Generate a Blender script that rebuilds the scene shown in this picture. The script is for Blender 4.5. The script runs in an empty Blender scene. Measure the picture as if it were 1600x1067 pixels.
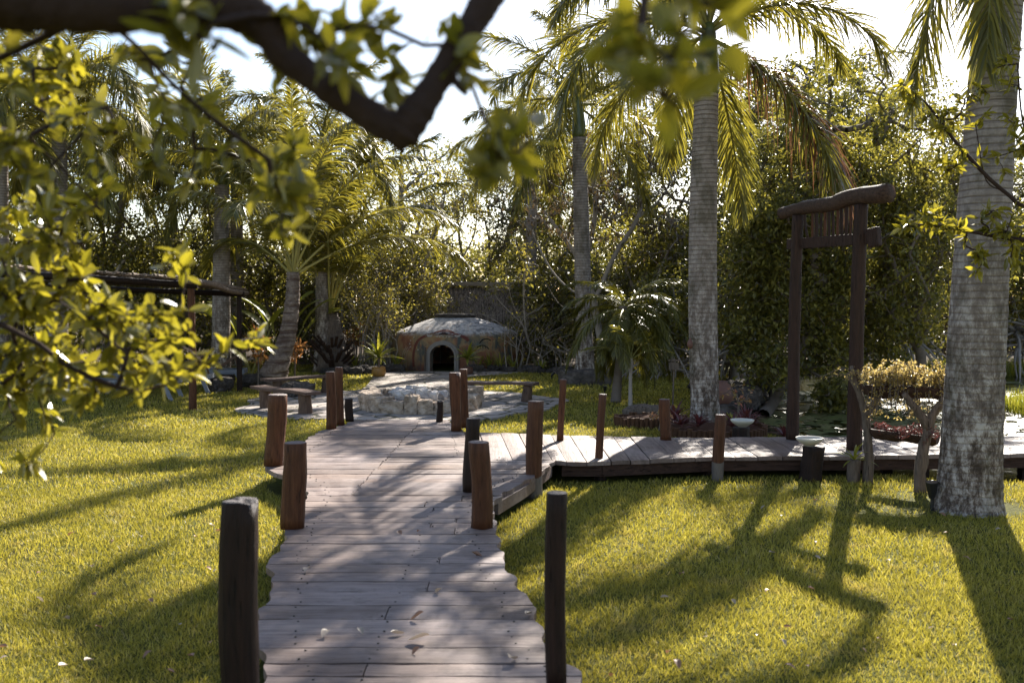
import bpy, math, random
import numpy as np
from mathutils import Vector, Matrix

SC = bpy.context.scene
COL = SC.collection
PI = math.pi

# ------------------------------------------------------------------ camera
CAM_H = 1.82
FPX = 1556.0
TILT = math.atan(63.5 / FPX)
cam_d = bpy.data.cameras.new('camera')
cam_d.sensor_width = 36.0
cam_d.lens = 36.0 * FPX / 1600.0
cam_d.clip_start = 0.05
cam_d.clip_end = 2000
cam_d.dof.use_dof = True
cam_d.dof.focus_distance = 12.0
cam_d.dof.aperture_fstop = 3.1
cam = bpy.data.objects.new('camera', cam_d)
COL.objects.link(cam)
cam.location = (0, 0, CAM_H)
cam.rotation_euler = (PI / 2 - TILT, 0, 0)
SC.camera = cam

# ------------------------------------------------------------------ sky and sun
SUN_EL, SUN_AZ = math.radians(31), math.radians(21)
world = bpy.data.worlds.new('World')
SC.world = world
world.use_nodes = True
wn = world.node_tree
wn.nodes.clear()
sky = wn.nodes.new('ShaderNodeTexSky')
sky.sky_type = 'NISHITA'
sky.sun_disc = False
sky.sun_elevation = SUN_EL
sky.sun_rotation = SUN_AZ
sky.air_density = 1.0
sky.dust_density = 0.5
sky.ozone_density = 1.0
bg = wn.nodes.new('ShaderNodeBackground')
bg.inputs['Strength'].default_value = 0.078
wo = wn.nodes.new('ShaderNodeOutputWorld')
tint = wn.nodes.new('ShaderNodeMix')
tint.data_type = 'RGBA'; tint.blend_type = 'MULTIPLY'; tint.inputs[0].default_value = 1.0
tint.inputs[7].default_value = (1.07, 0.985, 0.94, 1)
wn.links.new(sky.outputs[0], tint.inputs[6])
wn.links.new(tint.outputs[2], bg.inputs[0])
wn.links.new(bg.outputs[0], wo.inputs[0])
sun_d = bpy.data.lights.new('sun', 'SUN')
sun_d.energy = 5.0
sun_d.angle = math.radians(0.5)
sun_d.color = (1.0, 0.93, 0.82)
sun = bpy.data.objects.new('sun', sun_d)
COL.objects.link(sun)
SUNV = Vector((math.sin(SUN_AZ) * math.cos(SUN_EL), math.cos(SUN_AZ) * math.cos(SUN_EL), math.sin(SUN_EL)))
sun.rotation_euler = SUNV.to_track_quat('Z', 'Y').to_euler()
sun.location = SUNV * 60
SC.view_settings.view_transform = 'Standard'
SC.view_settings.look = 'None'
SC.view_settings.exposure = 1.65
SC.view_settings.gamma = 1.0
SC.view_settings.use_curve_mapping = False
SC.render.engine = 'CYCLES'
SC.cycles.use_denoising = True
SC.cycles.max_bounces = 8
SC.cycles.transmission_bounces = 6
SC.cycles.diffuse_bounces = 3
SC.cycles.glossy_bounces = 3
SC.cycles.sample_clamp_indirect = 6.0
SC.cycles.caustics_reflective = False
SC.cycles.caustics_refractive = False

# ------------------------------------------------------------------ pixel <-> world
def ray(px, py):
    u, v = (px - 800) / FPX, (533.5 - py) / FPX
    c, s = math.cos(TILT), math.sin(TILT)
    return np.array((u, c + v * s, -s + v * c))

def P(px, py, y):
    d = ray(px, py)
    return d * (y / d[1]) + np.array((0, 0, CAM_H))

def G(px, py, z=0.0):
    d = ray(px, py)
    return d * ((z - CAM_H) / d[2]) + np.array((0, 0, CAM_H))

# ------------------------------------------------------------------ geometry collector
class Geo:
    def __init__(s):
        s.V, s.F, s.n = [], [], 0

    def add(s, V, Fs, mat=0):
        V = np.asarray(V, float).reshape(-1, 3)
        for F in Fs:
            F = np.asarray(F, np.int64)
            if len(F):
                s.F.append((F + s.n, mat))
        s.V.append(V)
        s.n += len(V)
        return s

    def mesh(s, name, mats, smooth=False):
        me = bpy.data.meshes.new(name)
        V = np.concatenate(s.V).astype(np.float32)
        loops = np.concatenate([F.reshape(-1) for F, m in s.F]).astype(np.int32)
        sizes = np.concatenate([np.full(len(F), F.shape[1]) for F, m in s.F])
        mi = np.concatenate([np.full(len(F), m) for F, m in s.F]).astype(np.int32)
        starts = (np.cumsum(sizes) - sizes).astype(np.int32)
        me.vertices.add(len(V))
        me.vertices.foreach_set('co', V.reshape(-1))
        me.loops.add(len(loops))
        me.loops.foreach_set('vertex_index', loops)
        me.polygons.add(len(sizes))
        me.polygons.foreach_set('loop_start', starts)
        me.polygons.foreach_set('material_index', mi)
        me.polygons.foreach_set('use_smooth', np.full(len(sizes), smooth))
        for m in mats:
            me.materials.append(m)
        me.update(calc_edges=True)
        return me

def setp(o, label=None, cat=None, group=None, kind=None):
    if label: o['label'] = label
    if cat: o['category'] = cat
    if group: o['group'] = group
    if kind: o['kind'] = kind
    return o

def thing(name, label, cat, loc=(0, 0, 0), rz=0.0, group=None):
    o = bpy.data.objects.new(name, None)
    COL.objects.link(o)
    o.empty_display_size = 0.2
    o.location = [float(a) for a in loc]
    o.rotation_euler = (0, 0, rz)
    return setp(o, label, cat, group)

def link(name, me, parent=None, loc=(0, 0, 0), rot=(0, 0, 0), scale=1.0):
    o = bpy.data.objects.new(name, me)
    COL.objects.link(o)
    if parent: o.parent = parent
    o.location = [float(a) for a in loc]
    o.rotation_euler = rot
    if isinstance(scale, (int, float)): scale = (scale,) * 3
    o.scale = scale
    return o

def part(name, g, mats, parent, smooth=False, bevel=0, label=None):
    if not isinstance(mats, (list, tuple)): mats = [mats]
    o = link(name, g.mesh(name, mats, smooth), parent)
    if bevel:
        b = o.modifiers.new('bevel', 'BEVEL'); b.width = bevel; b.segments = 2; b.limit_method = 'ANGLE'
    if label: o['label'] = label
    return o

def solo(name, g, mats, label, cat, loc=(0, 0, 0), group=None, kind=None, smooth=False, bevel=0):
    o = part(name, g, mats, None, smooth, bevel)
    o.location = [float(a) for a in loc]
    return setp(o, label, cat, group, kind)

# ------------------------------------------------------------------ shape helpers
def unit(a):
    a = np.asarray(a, float)
    return a / (np.linalg.norm(a, axis=-1, keepdims=True) + 1e-9)

def tube(g, pts, rad, sides=8, mat=0, cap=True, wob=0.0, rng=None, flat=1.0):
    pts = np.asarray(pts, float); n = len(pts)
    rad = np.broadcast_to(np.asarray(rad, float), (n,)).copy()
    t = unit(np.gradient(pts, axis=0))
    a = np.array((0, 0, 1.0)) if abs(t[0][2]) < .8 else np.array((1.0, 0, 0))
    nn = unit(a - t[0] * a.dot(t[0]))
    th = np.arange(sides) * 2 * PI / sides
    V = []
    for i in range(n):
        nn = unit(nn - t[i] * nn.dot(t[i]))
        b = np.cross(t[i], nn)
        r = np.full(sides, rad[i])
        if wob: r = r * (1 + wob * rng.standard_normal(sides))
        V.append(pts[i] + (np.cos(th) * r)[:, None] * nn + (np.sin(th) * r * flat)[:, None] * b)
    V = np.concatenate(V)
    i = np.arange(n - 1)[:, None] * sides; j = np.arange(sides)[None]; k = (j + 1) % sides
    Q = np.stack([i + j, i + k, i + k + sides, i + j + sides], -1).reshape(-1, 4)
    Fs = [Q]
    if cap:
        Fs += [np.arange(sides)[::-1][None], (np.arange(sides) + (n - 1) * sides)[None]]
    g.add(V, Fs, mat)

def box(g, c, s, R=None, mat=0):
    x, y, z = [a / 2 for a in s]
    V = np.array([(i, j, k) for i in (-x, x) for j in (-y, y) for k in (-z, z)])
    if R is not None: V = V @ np.asarray(R).T
    V = V + np.asarray(c, float)
    F = [(0, 1, 3, 2), (4, 6, 7, 5), (0, 4, 5, 1), (2, 3, 7, 6), (0, 2, 6, 4), (1, 5, 7, 3)]
    g.add(V, [F], mat)

def beam(g, a, b, w, h, mat=0):
    a, b = np.asarray(a, float), np.asarray(b, float)
    d = b - a; L = np.linalg.norm(d); x = d / L
    y = unit(np.cross((0, 0, 1.0), x)) if abs(x[2]) < .95 else np.array((0, 1.0, 0))
    z = np.cross(x, y)
    box(g, (a + b) / 2, (L, w, h), np.stack([x, y, z], 1), mat)

def smoothpath(pts, n=20):
    pts = np.asarray(pts, float)
    m = len(pts)
    P0 = np.vstack([2 * pts[0] - pts[1], pts, 2 * pts[-1] - pts[-2]])
    out = []
    for u in np.linspace(0, m - 1, n):
        i = min(int(u), m - 2); t = u - i
        p0, p1, p2, p3 = P0[i:i + 4]
        out.append(.5 * (2 * p1 + (p2 - p0) * t + (2 * p0 - 5 * p1 + 4 * p2 - p3) * t * t + (3 * p1 - p0 - 3 * p2 + p3) * t ** 3))
    return np.array(out)

def frames(d, nh):
    x = unit(d)
    z = unit(nh - x * np.sum(nh * x, -1, keepdims=True))
    return x, np.cross(z, x), z

def stamp(g, TV, TF, O, d, nh, S, mat=0):
    """copies of a small template: x along d, z towards nh"""
    n = len(O)
    if n == 0: return
    TV = np.asarray(TV, float); k = len(TV)
    x, y, z = frames(np.asarray(d, float), np.asarray(nh, float))
    S = np.broadcast_to(np.asarray(S, float).reshape(-1, 3) if np.ndim(S) > 0 else np.full((1, 3), S), (n, 3))
    V = (O[:, None] + TV[None, :, 0:1] * (x * S[:, 0:1])[:, None] + TV[None, :, 1:2] * (y * S[:, 1:2])[:, None]
         + TV[None, :, 2:3] * (z * S[:, 2:3])[:, None]).reshape(-1, 3)
    off = (np.arange(n) * k)[:, None, None]
    Fs = []
    for sz in (3, 4):
        f = [q for q in TF if len(q) == sz]
        if f: Fs.append((np.array(f)[None] + off).reshape(-1, sz))
    g.add(V, Fs, mat)

LEAF_LO = ([(0, 0, 0), (.42, -.5, .12), (1, 0, -.05), (.42, .5, .12)], [(0, 1, 2), (0, 2, 3)])
def _leaf_hi():
    us = [0, .12, .32, .55, .78, .93, 1.0]; ws = [.02, .24, .46, .5, .34, .14, .0]
    V = []
    for u, w in zip(us, ws):
        zc = -.25 * u * u
        V += [(u, -w, zc + w * .28), (u, 0, zc), (u, w, zc + w * .28)]
    F = []
    for i in range(6):
        a = i * 3
        F += [(a, a + 3, a + 4, a + 1), (a + 1, a + 4, a + 5, a + 2)]
    return V, F
LEAF_HI = _leaf_hi()
def _leaf_mid():
    us = [0, .25, .6, 1.0]; ws = [.02, .42, .46, .0]
    V = []
    for u, w in zip(us, ws):
        zc = -.2 * u * u
        V += [(u, -w, zc + w * .28), (u, 0, zc), (u, w, zc + w * .28)]
    F = []
    for i in range(3):
        a = i * 3
        F += [(a, a + 3, a + 4, a + 1), (a + 1, a + 4, a + 5, a + 2)]
    return V, F
LEAF_MID = _leaf_mid()

# ------------------------------------------------------------------ materials
def mat(name):
    m = bpy.data.materials.new(name); m.use_nodes = True
    nt = m.node_tree; nt.nodes.clear()
    return m, nt, Nodes(nt)

class Nodes:
    def __init__(s, nt):
        s.nt = nt
        s.out = nt.nodes.new('ShaderNodeOutputMaterial')
    def new(s, t, **kw):
        n = s.nt.nodes.new(t)
        for k, v in kw.items():
            if k in n.inputs: s.plug(n.inputs[k], v)
            else: setattr(n, k, v)
        return n
    def plug(s, inp, v):
        if isinstance(v, bpy.types.NodeSocket): s.nt.links.new(v, inp)
        elif isinstance(v, bpy.types.Node): s.nt.links.new(v.outputs[0], inp)
        else:
            if isinstance(v, tuple) and len(v) == 3 and inp.type == 'RGBA': v = v + (1,)
            inp.default_value = v
    def coord(s, scale=(1, 1, 1), kind='Object', loc=(0, 0, 0)):
        c = s.nt.nodes.new('ShaderNodeTexCoord')
        m = s.nt.nodes.new('ShaderNodeMapping')
        m.inputs['Scale'].default_value = scale; m.inputs['Location'].default_value = loc
        s.nt.links.new(c.outputs[kind], m.inputs[0])
        return m.outputs[0]
    def noise(s, co, scale, detail=4, rough=.55, dist=0.0):
        n = s.new('ShaderNodeTexNoise', Scale=scale, Detail=detail, Roughness=rough, Distortion=dist)
        s.plug(n.inputs['Vector'], co)
        return n.outputs['Fac']
    def ramp(s, fac, stops):
        r = s.nt.nodes.new('ShaderNodeValToRGB')
        s.plug(r.inputs[0], fac)
        e = r.color_ramp.elements
        while len(e) < len(stops): e.new(.5)
        for q, (p, c) in zip(e, stops):
            q.position = p
            if not isinstance(c, tuple): c = (c, c, c)
            q.color = c + (1,)
        return r.outputs[0]
    def mix(s, fac, a, b, mode='MIX'):
        n = s.nt.nodes.new('ShaderNodeMix'); n.data_type = 'RGBA'; n.blend_type = mode
        s.plug(n.inputs[0], fac); s.plug(n.inputs[6], a); s.plug(n.inputs[7], b)
        return n.outputs[2]
    def math(s, op, a, b=0.0, c=0.0, clamp=False):
        n = s.nt.nodes.new('ShaderNodeMath'); n.operation = op; n.use_clamp = clamp
        s.plug(n.inputs[0], a); s.plug(n.inputs[1], b); s.plug(n.inputs[2], c)
        return n.outputs[0]
    def sep(s, co):
        n = s.nt.nodes.new('ShaderNodeSeparateXYZ'); s.plug(n.inputs[0], co); return n.outputs
    def bump(s, h, strength=.4, dist=.01):
        n = s.new('ShaderNodeBump', Strength=strength, Distance=dist)
        s.plug(n.inputs['Height'], h); return n.outputs[0]
    def bsdf(s, col, rough=.7, normal=None, spec=.5, **kw):
        n = s.nt.nodes.new('ShaderNodeBsdfPrincipled')
        s.plug(n.inputs['Base Color'], col); s.plug(n.inputs['Roughness'], rough)
        s.plug(n.inputs['Specular IOR Level'], spec)
        if normal is not None: s.plug(n.inputs['Normal'], normal)
        return n.outputs[0]
    def finish(s, sh):
        s.nt.links.new(sh, s.out.inputs[0])

def leaf_mat(name, cols, trans=.45, tcol=None, rough=.38, spec=.5, noise_scale=0):
    m, nt, N = mat(name)
    gi = N.new('ShaderNodeNewGeometry')
    r = gi.outputs['Random Per Island']
    n = len(cols)
    c = N.ramp(r, [((i + .0) / max(1, n - 1), q) for i, q in enumerate(cols)])
    if noise_scale:
        nz = N.noise(N.coord(), noise_scale, 2)
        c = N.mix(N.math('MULTIPLY', nz, .5), c, cols[0])
    t = nt.nodes.new('ShaderNodeBsdfTranslucent')
    if tcol is None:
        tc = N.mix(1.0, c, (1.7, 1.62, .95), 'MULTIPLY')
    else:
        tc = N.mix(.65, c, tcol)
    N.plug(t.inputs[0], tc)
    b = N.bsdf(c, rough, spec=spec)
    ms = nt.nodes.new('ShaderNodeMixShader')
    ms.inputs[0].default_value = trans
    nt.links.new(b, ms.inputs[1]); nt.links.new(t.outputs[0], ms.inputs[2])
    N.finish(ms.outputs[0])
    return m

def wood_mat(name, dark, light, grain=(14, 14, 1.2), rough=.6, top=None, base=None, scale=3.0, cracks=.8, base_z=.2):
    """grain runs along the object's local z unless grain says otherwise"""
    m, nt, N = mat(name)
    co = N.coord(grain)
    oi = N.new('ShaderNodeObjectInfo')
    sh = N.new('ShaderNodeVectorMath', operation='ADD')
    N.plug(sh.inputs[0], co)
    cx = N.new('ShaderNodeCombineXYZ')
    N.plug(cx.inputs[0], N.math('MULTIPLY', oi.outputs['Random'], 37.0))
    N.plug(cx.inputs[1], N.math('MULTIPLY', oi.outputs['Random'], 11.0))
    N.plug(sh.inputs[1], cx.outputs[0])
    co = sh.outputs[0]
    a = N.noise(co, scale, 6, .65, .4)
    b = N.noise(co, scale * 4, 4, .6)
    big = N.noise(N.coord((1, 1, 1)), 3.1, 3)
    c = N.ramp(a, [(.28, dark), (.72, light)])
    c = N.mix(N.math('MULTIPLY', b, .5), c, tuple(q * .45 for q in dark))
    c = N.mix(N.math('MULTIPLY', N.ramp(big, [(.45, 0.0), (.7, 1.0)]), .45), c, tuple(q * .6 for q in light))
    crack = N.ramp(N.noise(co, scale * 1.7, 3, .5), [(.0, 1.0), (.30, 1.0), (.36, 0.0)])
    c = N.mix(N.math('MULTIPLY', crack, cracks), c, (.008, .005, .004))
    if base is not None:
        z = N.sep(N.coord((1, 1, 1)))[2]
        f = N.math('GREATER_THAN', N.math('ADD', base_z, N.math('MULTIPLY', N.math('SUBTRACT', big, .5), .15)), z)
        c = N.mix(f, c, N.mix(b, base, tuple(q * .4 for q in base)))
    if top is not None:
        gi = N.new('ShaderNodeNewGeometry')
        nz = N.sep(gi.outputs['Normal'])[2]
        c = N.mix(N.math('MULTIPLY', N.math('GREATER_THAN', nz, .7), .85), c, N.mix(b, top, tuple(q * .5 for q in top)))
    h = N.math('SUBTRACT', N.math('ADD', a, N.math('MULTIPLY', b, .5)), crack)
    N.finish(N.bsdf(c, rough, N.bump(h, .9, .015), spec=.22))
    return m

M = {}
M['post'] = wood_mat('reddish_hardwood', (.045, .016, .007), (.175, .068, .03), rough=.55, top=(.26, .2, .19), base=None)
M['post_pale'] = wood_mat('reddish_hardwood_pale_foot', (.045, .016, .007), (.17, .068, .032), rough=.5, top=(.26, .2, .19), base=(.2, .17, .15), base_z=.2)
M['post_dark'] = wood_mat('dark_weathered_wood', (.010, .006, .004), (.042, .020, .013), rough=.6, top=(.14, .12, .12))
M['gatewood'] = wood_mat('stained_gate_timber', (.022, .012, .008), (.075, .038, .026), rough=.6, top=(.15, .11, .1))
M['gatelog'] = wood_mat('weathered_gate_log', (.03, .018, .014), (.14, .085, .06), grain=(1.2, 14, 14), rough=.7, top=(.17, .14, .13))
M['bench_top'] = wood_mat('bench_board', (.06, .035, .03), (.24, .16, .13), grain=(1.5, 14, 14), rough=.5, cracks=.2)
M['bench_leg'] = wood_mat('bench_leg_wood', (.06, .035, .025), (.22, .14, .1), rough=.6)
M['pale_board'] = wood_mat('pale_ridge_boards', (.22, .18, .14), (.5, .43, .36), grain=(1.5, 12, 12), rough=.7, cracks=.3)
M['greywood'] = wood_mat('grey_driftwood', (.06, .045, .035), (.27, .21, .17), rough=.8, cracks=.8)
M['troughwood'] = wood_mat('dark_trough_log', (.025, .013, .009), (.1, .055, .04), grain=(1.2, 14, 14), rough=.7)
M['polewood'] = wood_mat('pale_roof_poles', (.08, .05, .035), (.34, .25, .18), grain=(6, 6, 6), rough=.6)
M['stakes'] = wood_mat('cut_stakes', (.05, .02, .01), (.2, .1, .05), rough=.7, top=(.2, .1, .06))
M['bowl'] = None

def plank_mat(name, along):
    m, nt, N = mat(name)
    gi = N.new('ShaderNodeNewGeometry'); r = gi.outputs['Random Per Island']
    g_ = (1.0, 16, 16) if along == 'x' else (16, 1.0, 16)
    co = N.coord(g_)
    off = N.new('ShaderNodeVectorMath', operation='ADD'); N.plug(off.inputs[0], co)
    cx = N.new('ShaderNodeCombineXYZ'); N.plug(cx.inputs[2], N.math('MULTIPLY', r, 53.0)); N.plug(cx.inputs[0], N.math('MULTIPLY', r, 17.0))
    N.plug(off.inputs[1], cx.outputs[0])
    a = N.noise(off.outputs[0], 2.2, 6, .65, .6)
    b = N.noise(off.outputs[0], 9, 4, .6)
    base = N.ramp(r, [(0, (.17, .12, .10)), (.35, (.29, .22, .19)), (.6, (.15, .105, .085)), (.8, (.35, .275, .24)), (1, (.22, .14, .10))])
    c = N.mix(N.ramp(a, [(.35, 0.0), (.75, 1.0)]), base, N.mix(1.0, base, (.45, .42, .42), 'MULTIPLY'))
    c = N.mix(N.math('MULTIPLY', N.ramp(b, [(.5, 0.0), (.8, 1.0)]), .5), c, (.05, .03, .03))
    blot = N.noise(N.coord(), 1.3, 4, .6)
    c = N.mix(N.math('MULTIPLY', N.ramp(blot, [(.45, 0.0), (.75, 1.0)]), .5), c, (.36, .31, .31))
    dirt = N.noise(N.coord(), 5.3, 4, .7)
    c = N.mix(N.math('MULTIPLY', N.ramp(dirt, [(.52, 0.0), (.66, 1.0)]), .5), c, (.07, .05, .04))
    ro = N.math('ADD', N.math('MULTIPLY', a, .3), .42)
    N.finish(N.bsdf(c, ro, N.bump(N.math('ADD', a, N.math('MULTIPLY', b, .4)), .55, .008), spec=.22))
    return m
M['plank_x'] = plank_mat('deck_planks', 'x')
M['plank_y'] = plank_mat('walkway_planks', 'y')

def stone_mat(name, a, b, c_, scale=6, bump=.8):
    m, nt, N = mat(name)
    co = N.coord()
    oi = N.new('ShaderNodeObjectInfo')
    n1 = N.noise(co, scale, 6, .65); n2 = N.noise(co, scale * 5, 4, .7)
    c = N.ramp(n1, [(.3, a), (.55, b), (.75, c_)])
    c = N.mix(N.math('MULTIPLY', n2, .5), c, a)
    c = N.mix(1.0, c, N.ramp(oi.outputs['Random'], [(0, (.75, .75, .75)), (1, (1.15, 1.12, 1.1))]), 'MULTIPLY')
    N.finish(N.bsdf(c, .9, N.bump(N.math('ADD', n1, N.math('MULTIPLY', n2, .4)), bump, .03), spec=.2))
    return m
M['limestone'] = stone_mat('pale_limestone', (.16, .12, .085), (.50, .41, .33), (.70, .62, .54), 7, 1.0)
M['rubble'] = stone_mat('white_rubble', (.3, .28, .27), (.55, .52, .5), (.7, .68, .66), 8)
M['darkrock'] = stone_mat('dark_porous_rock', (.03, .026, .024), (.1, .085, .075), (.22, .19, .17), 9)

def ground_mat():
    m, nt, N = mat('lawn_soil')
    co = N.coord()
    n1 = N.noise(co, 1.2, 5, .6); n2 = N.noise(co, 26, 4, .7)
    c = N.ramp(n2, [(.3, (.035, .04, .01)), (.7, (.12, .12, .02))])
    s = N.ramp(n1, [(.5, 0.0), (.72, 1.0)])
    c = N.mix(N.math('MULTIPLY', s, .5), c, (.07, .05, .028))
    xyz = N.sep(N.coord())
    far = N.math('GREATER_THAN', N.math('ADD', xyz[1], N.math('MULTIPLY', n1, 3.0)), 29.5)
    c = N.mix(far, c, N.ramp(n2, [(.3, (.02, .014, .009)), (.7, (.08, .055, .035))]))
    low = N.math('LESS_THAN', xyz[2], -.04)
    c = N.mix(low, c, (.03, .022, .014))
    N.finish(N.bsdf(c, .95, N.bump(n2, .8, .03), spec=.1))
    return m
M['ground'] = ground_mat()

def grass_mat():
    m, nt, N = mat('grass_blades')
    gi = N.new('ShaderNodeNewGeometry'); r = gi.outputs['Random Per Island']
    c = N.ramp(r, [(0, (.18, .163, .03)), (.35, (.305, .272, .048)), (.7, (.40, .352, .068)), (.92, (.49, .44, .13)), (1, (.48, .38, .20))])
    big = N.noise(N.coord(), .9, 5, .6)
    c = N.mix(N.math('MULTIPLY', N.ramp(big, [(.45, 0.0), (.65, 1.0)]), .6), c, (.22, .20, .035))
    dry = N.noise(N.coord(loc=(5, 2, 0)), 2.6, 5, .7)
    c = N.mix(N.math('MULTIPLY', N.ramp(dry, [(.56, 0.0), (.68, 1.0)]), .6), c, (.40, .31, .15))
    mid = N.noise(N.coord(), 7.0, 3, .6)
    c = N.mix(N.math('MULTIPLY', N.ramp(mid, [(.55, 0.0), (.75, 1.0)]), .5), c, (.12, .12, .02))
    t = nt.nodes.new('ShaderNodeBsdfTranslucent')
    N.plug(t.inputs[0], N.mix(1.0, c, (1.35, 1.28, .75), 'MULTIPLY'))
    ms = nt.nodes.new('ShaderNodeMixShader'); ms.inputs[0].default_value = .42
    nt.links.new(N.bsdf(c, .5, spec=.25), ms.inputs[1]); nt.links.new(t.outputs[0], ms.inputs[2])
    N.finish(ms.outputs[0])
    return m
M['grass'] = grass_mat()

def flag_mat():
    m, nt, N = mat('flagstones')
    co = N.coord((1, 1, 1))
    w = N.noise(co, 1.4, 3)
    mx = N.new('ShaderNodeMix', data_type='VECTOR')
    co2 = N.new('ShaderNodeVectorMath', operation='ADD')
    N.plug(co2.inputs[0], co)
    cx = N.new('ShaderNodeCombineXYZ'); N.plug(cx.inputs[0], N.math('MULTIPLY', w, .5)); N.plug(cx.inputs[1], N.math('MULTIPLY', w, .35)); N.plug(co2.inputs[1], cx.outputs[0])
    v = N.new('ShaderNodeTexVoronoi', feature='DISTANCE_TO_EDGE', Scale=2.3); N.plug(v.inputs['Vector'], co2.outputs[0])
    v2 = N.new('ShaderNodeTexVoronoi', Scale=2.3); N.plug(v2.inputs['Vector'], co2.outputs[0])
    n2 = N.noise(co, 14, 5, .65)
    gap = N.ramp(v.outputs['Distance'], [(.02, 1.0), (.06, 0.0)])
    hue = N.sep(v2.outputs['Color'])[0]
    c = N.ramp(hue, [(0, (.3, .25, .22)), (.5, (.4, .35, .31)), (1, (.48, .42, .38))])
    c = N.mix(N.math('MULTIPLY', n2, .7), c, (.2, .165, .15))
    c = N.mix(gap, c, (.06, .055, .025))
    h = N.math('SUBTRACT', N.math('MULTIPLY', n2, .25), gap)
    N.finish(N.bsdf(c, .75, N.bump(h, .8, .03), spec=.3))
    return m
M['flag'] = flag_mat()

def water_mat():
    m, nt, N = mat('pond_water')
    n = N.noise(N.coord((1, 1, 1)), 3.5, 3, .5)
    b = N.bsdf((.012, .014, .008), .12, N.bump(n, .5, .03), spec=.7)
    N.finish(b)
    return m
M['water'] = water_mat()

def simple(name, col, rough=.6, spec=.5, ns=8, amt=.35, bump=.2, metallic=0):
    m, nt, N = mat(name)
    n = N.noise(N.coord(), ns, 5, .6)
    c = N.mix(N.math('MULTIPLY', n, amt), col, tuple(q * .35 for q in col))
    N.finish(N.bsdf(c, rough, N.bump(n, bump, .01), spec=spec))
    return m
M['ceramic'] = simple('cream_ceramic', (.62, .58, .5), .35, .5, 5, .15, .05)
M['black'] = simple('black_plastic', (.015, .015, .015), .4, .5)
M['bark'] = simple('grey_brown_bark', (.2, .16, .13), .9, .2, 9, .9, 1.0)
M['bark_dark'] = simple('dark_branch_bark', (.06, .036, .027), .85, .2, 38, .8, 1.0)
M['bark_pale'] = simple('pale_mangrove_bark', (.36, .31, .27), .85, .2, 9, .6, .8)
M['urn'] = simple('brown_clay', (.16, .08, .06), .6, .3)
M['terracotta'] = simple('ochre_glazed_pot', (.32, .17, .04), .4, .5)
M['figure_paint'] = simple('dark_figure_paint', (.02, .018, .016), .9, .1)  # dark paint of the figures on the dome wall
M['plaster'] = simple('pale_plaster_frame', (.27, .245, .225), .8, .3, 10, .5, .5)
M['nail'] = simple('dark_nail', (.03, .025, .02), .6, .4)
M['bluegrey'] = wood_mat('blue_grey_painted_wood', (.2, .22, .26), (.36, .38, .43), grain=(2, 12, 12), rough=.55, cracks=.15)
M['fabric'] = simple('brown_sling_fabric', (.16, .1, .07), .8, .2)
M['soil'] = simple('dark_bed_soil', (.04, .026, .018), .95, .1, 20, .6, 1)
M['mulch'] = simple('red_brown_mulch', (.11, .055, .035), .95, .1, 40, .8, 1)
M['ash'] = simple('grey_ash', (.3, .28, .27), .95, .1, 12, .5, .8)
M['mat_red'] = simple('worn_red_paint', (.17, .05, .035), .7, .3, 12, .6)
M['mat_white'] = simple('worn_white_paint', (.42, .38, .33), .7, .3, 12, .4)

M['lf_near'] = leaf_mat('near_leaves', [(.11, .105, .013), (.21, .19, .022), (.28, .245, .03), (.14, .13, .016), (.24, .21, .03), (.07, .07, .015)], .5, rough=.26, spec=.8)
M['lf_tree'] = leaf_mat('tree_leaves', [(.06, .065, .018), (.11, .105, .026), (.17, .155, .035), (.25, .225, .055), (.09, .09, .028)], .5, rough=.35, spec=.5)
M['lf_dark'] = leaf_mat('dark_tree_leaves', [(.045, .05, .018), (.08, .08, .022), (.13, .12, .03), (.06, .06, .02)], .45, rough=.32, spec=.55)
M['lf_yellow'] = leaf_mat('yellow_leaves', [(.12, .11, .035), (.22, .19, .045), (.10, .10, .03), (.34, .28, .07)], .42, rough=.4)
M['lf_dry'] = leaf_mat('dry_brown_leaves', [(.06, .045, .03), (.12, .085, .055), (.09, .06, .045), (.08, .08, .03)], .3, rough=.5, spec=.3)
M['lf_palm'] = leaf_mat('palm_leaflets', [(.08, .08, .02), (.15, .14, .03), (.23, .20, .035), (.11, .105, .03)], .42, rough=.33, spec=.5)
M['lf_palm_dark'] = leaf_mat('dark_palm_leaflets', [(.07, .07, .014), (.11, .105, .018), (.15, .14, .02)], .38, rough=.33, spec=.5)
M['lf_palm_dead'] = leaf_mat('dead_brown_frond', [(.09, .05, .035), (.16, .085, .045), (.07, .045, .035)], .3, tcol=(.32, .14, .06), rough=.5, spec=.3)
M['rachis'] = simple('frond_stalk', (.22, .2, .05), .5, .4)
M['rachis_pale'] = simple('yellow_frond_stalk', (.4, .34, .1), .5, .4)
M['crotonleaf'] = leaf_mat('orange_leaves', [(.26, .11, .03), (.34, .16, .05), (.18, .09, .03), (.2, .15, .04)], .4, tcol=(.6, .26, .08))
M['redleaf'] = leaf_mat('red_purple_leaves', [(.07, .02, .025), (.12, .03, .035), (.05, .025, .02), (.16, .06, .04)], .25, tcol=(.3, .08, .07), rough=.35)
M['pinkflower'] = leaf_mat('coral_bracts', [(.42, .14, .09), (.3, .2, .05), (.16, .13, .03)], .35, tcol=(.6, .3, .15))
M['fernleaf'] = leaf_mat('hanging_succulent', [(.3, .24, .07), (.42, .34, .1), (.34, .22, .08), (.24, .22, .05)], .45, tcol=(.8, .6, .2))
M['rosetteleaf'] = leaf_mat('strap_leaves', [(.12, .14, .02), (.2, .21, .03), (.3, .28, .05)], .4, rough=.35)
M['lily'] = leaf_mat('lily_pads', [(.08, .1, .03), (.14, .15, .04), (.2, .17, .07)], .1, rough=.42, spec=1.0)
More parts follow.
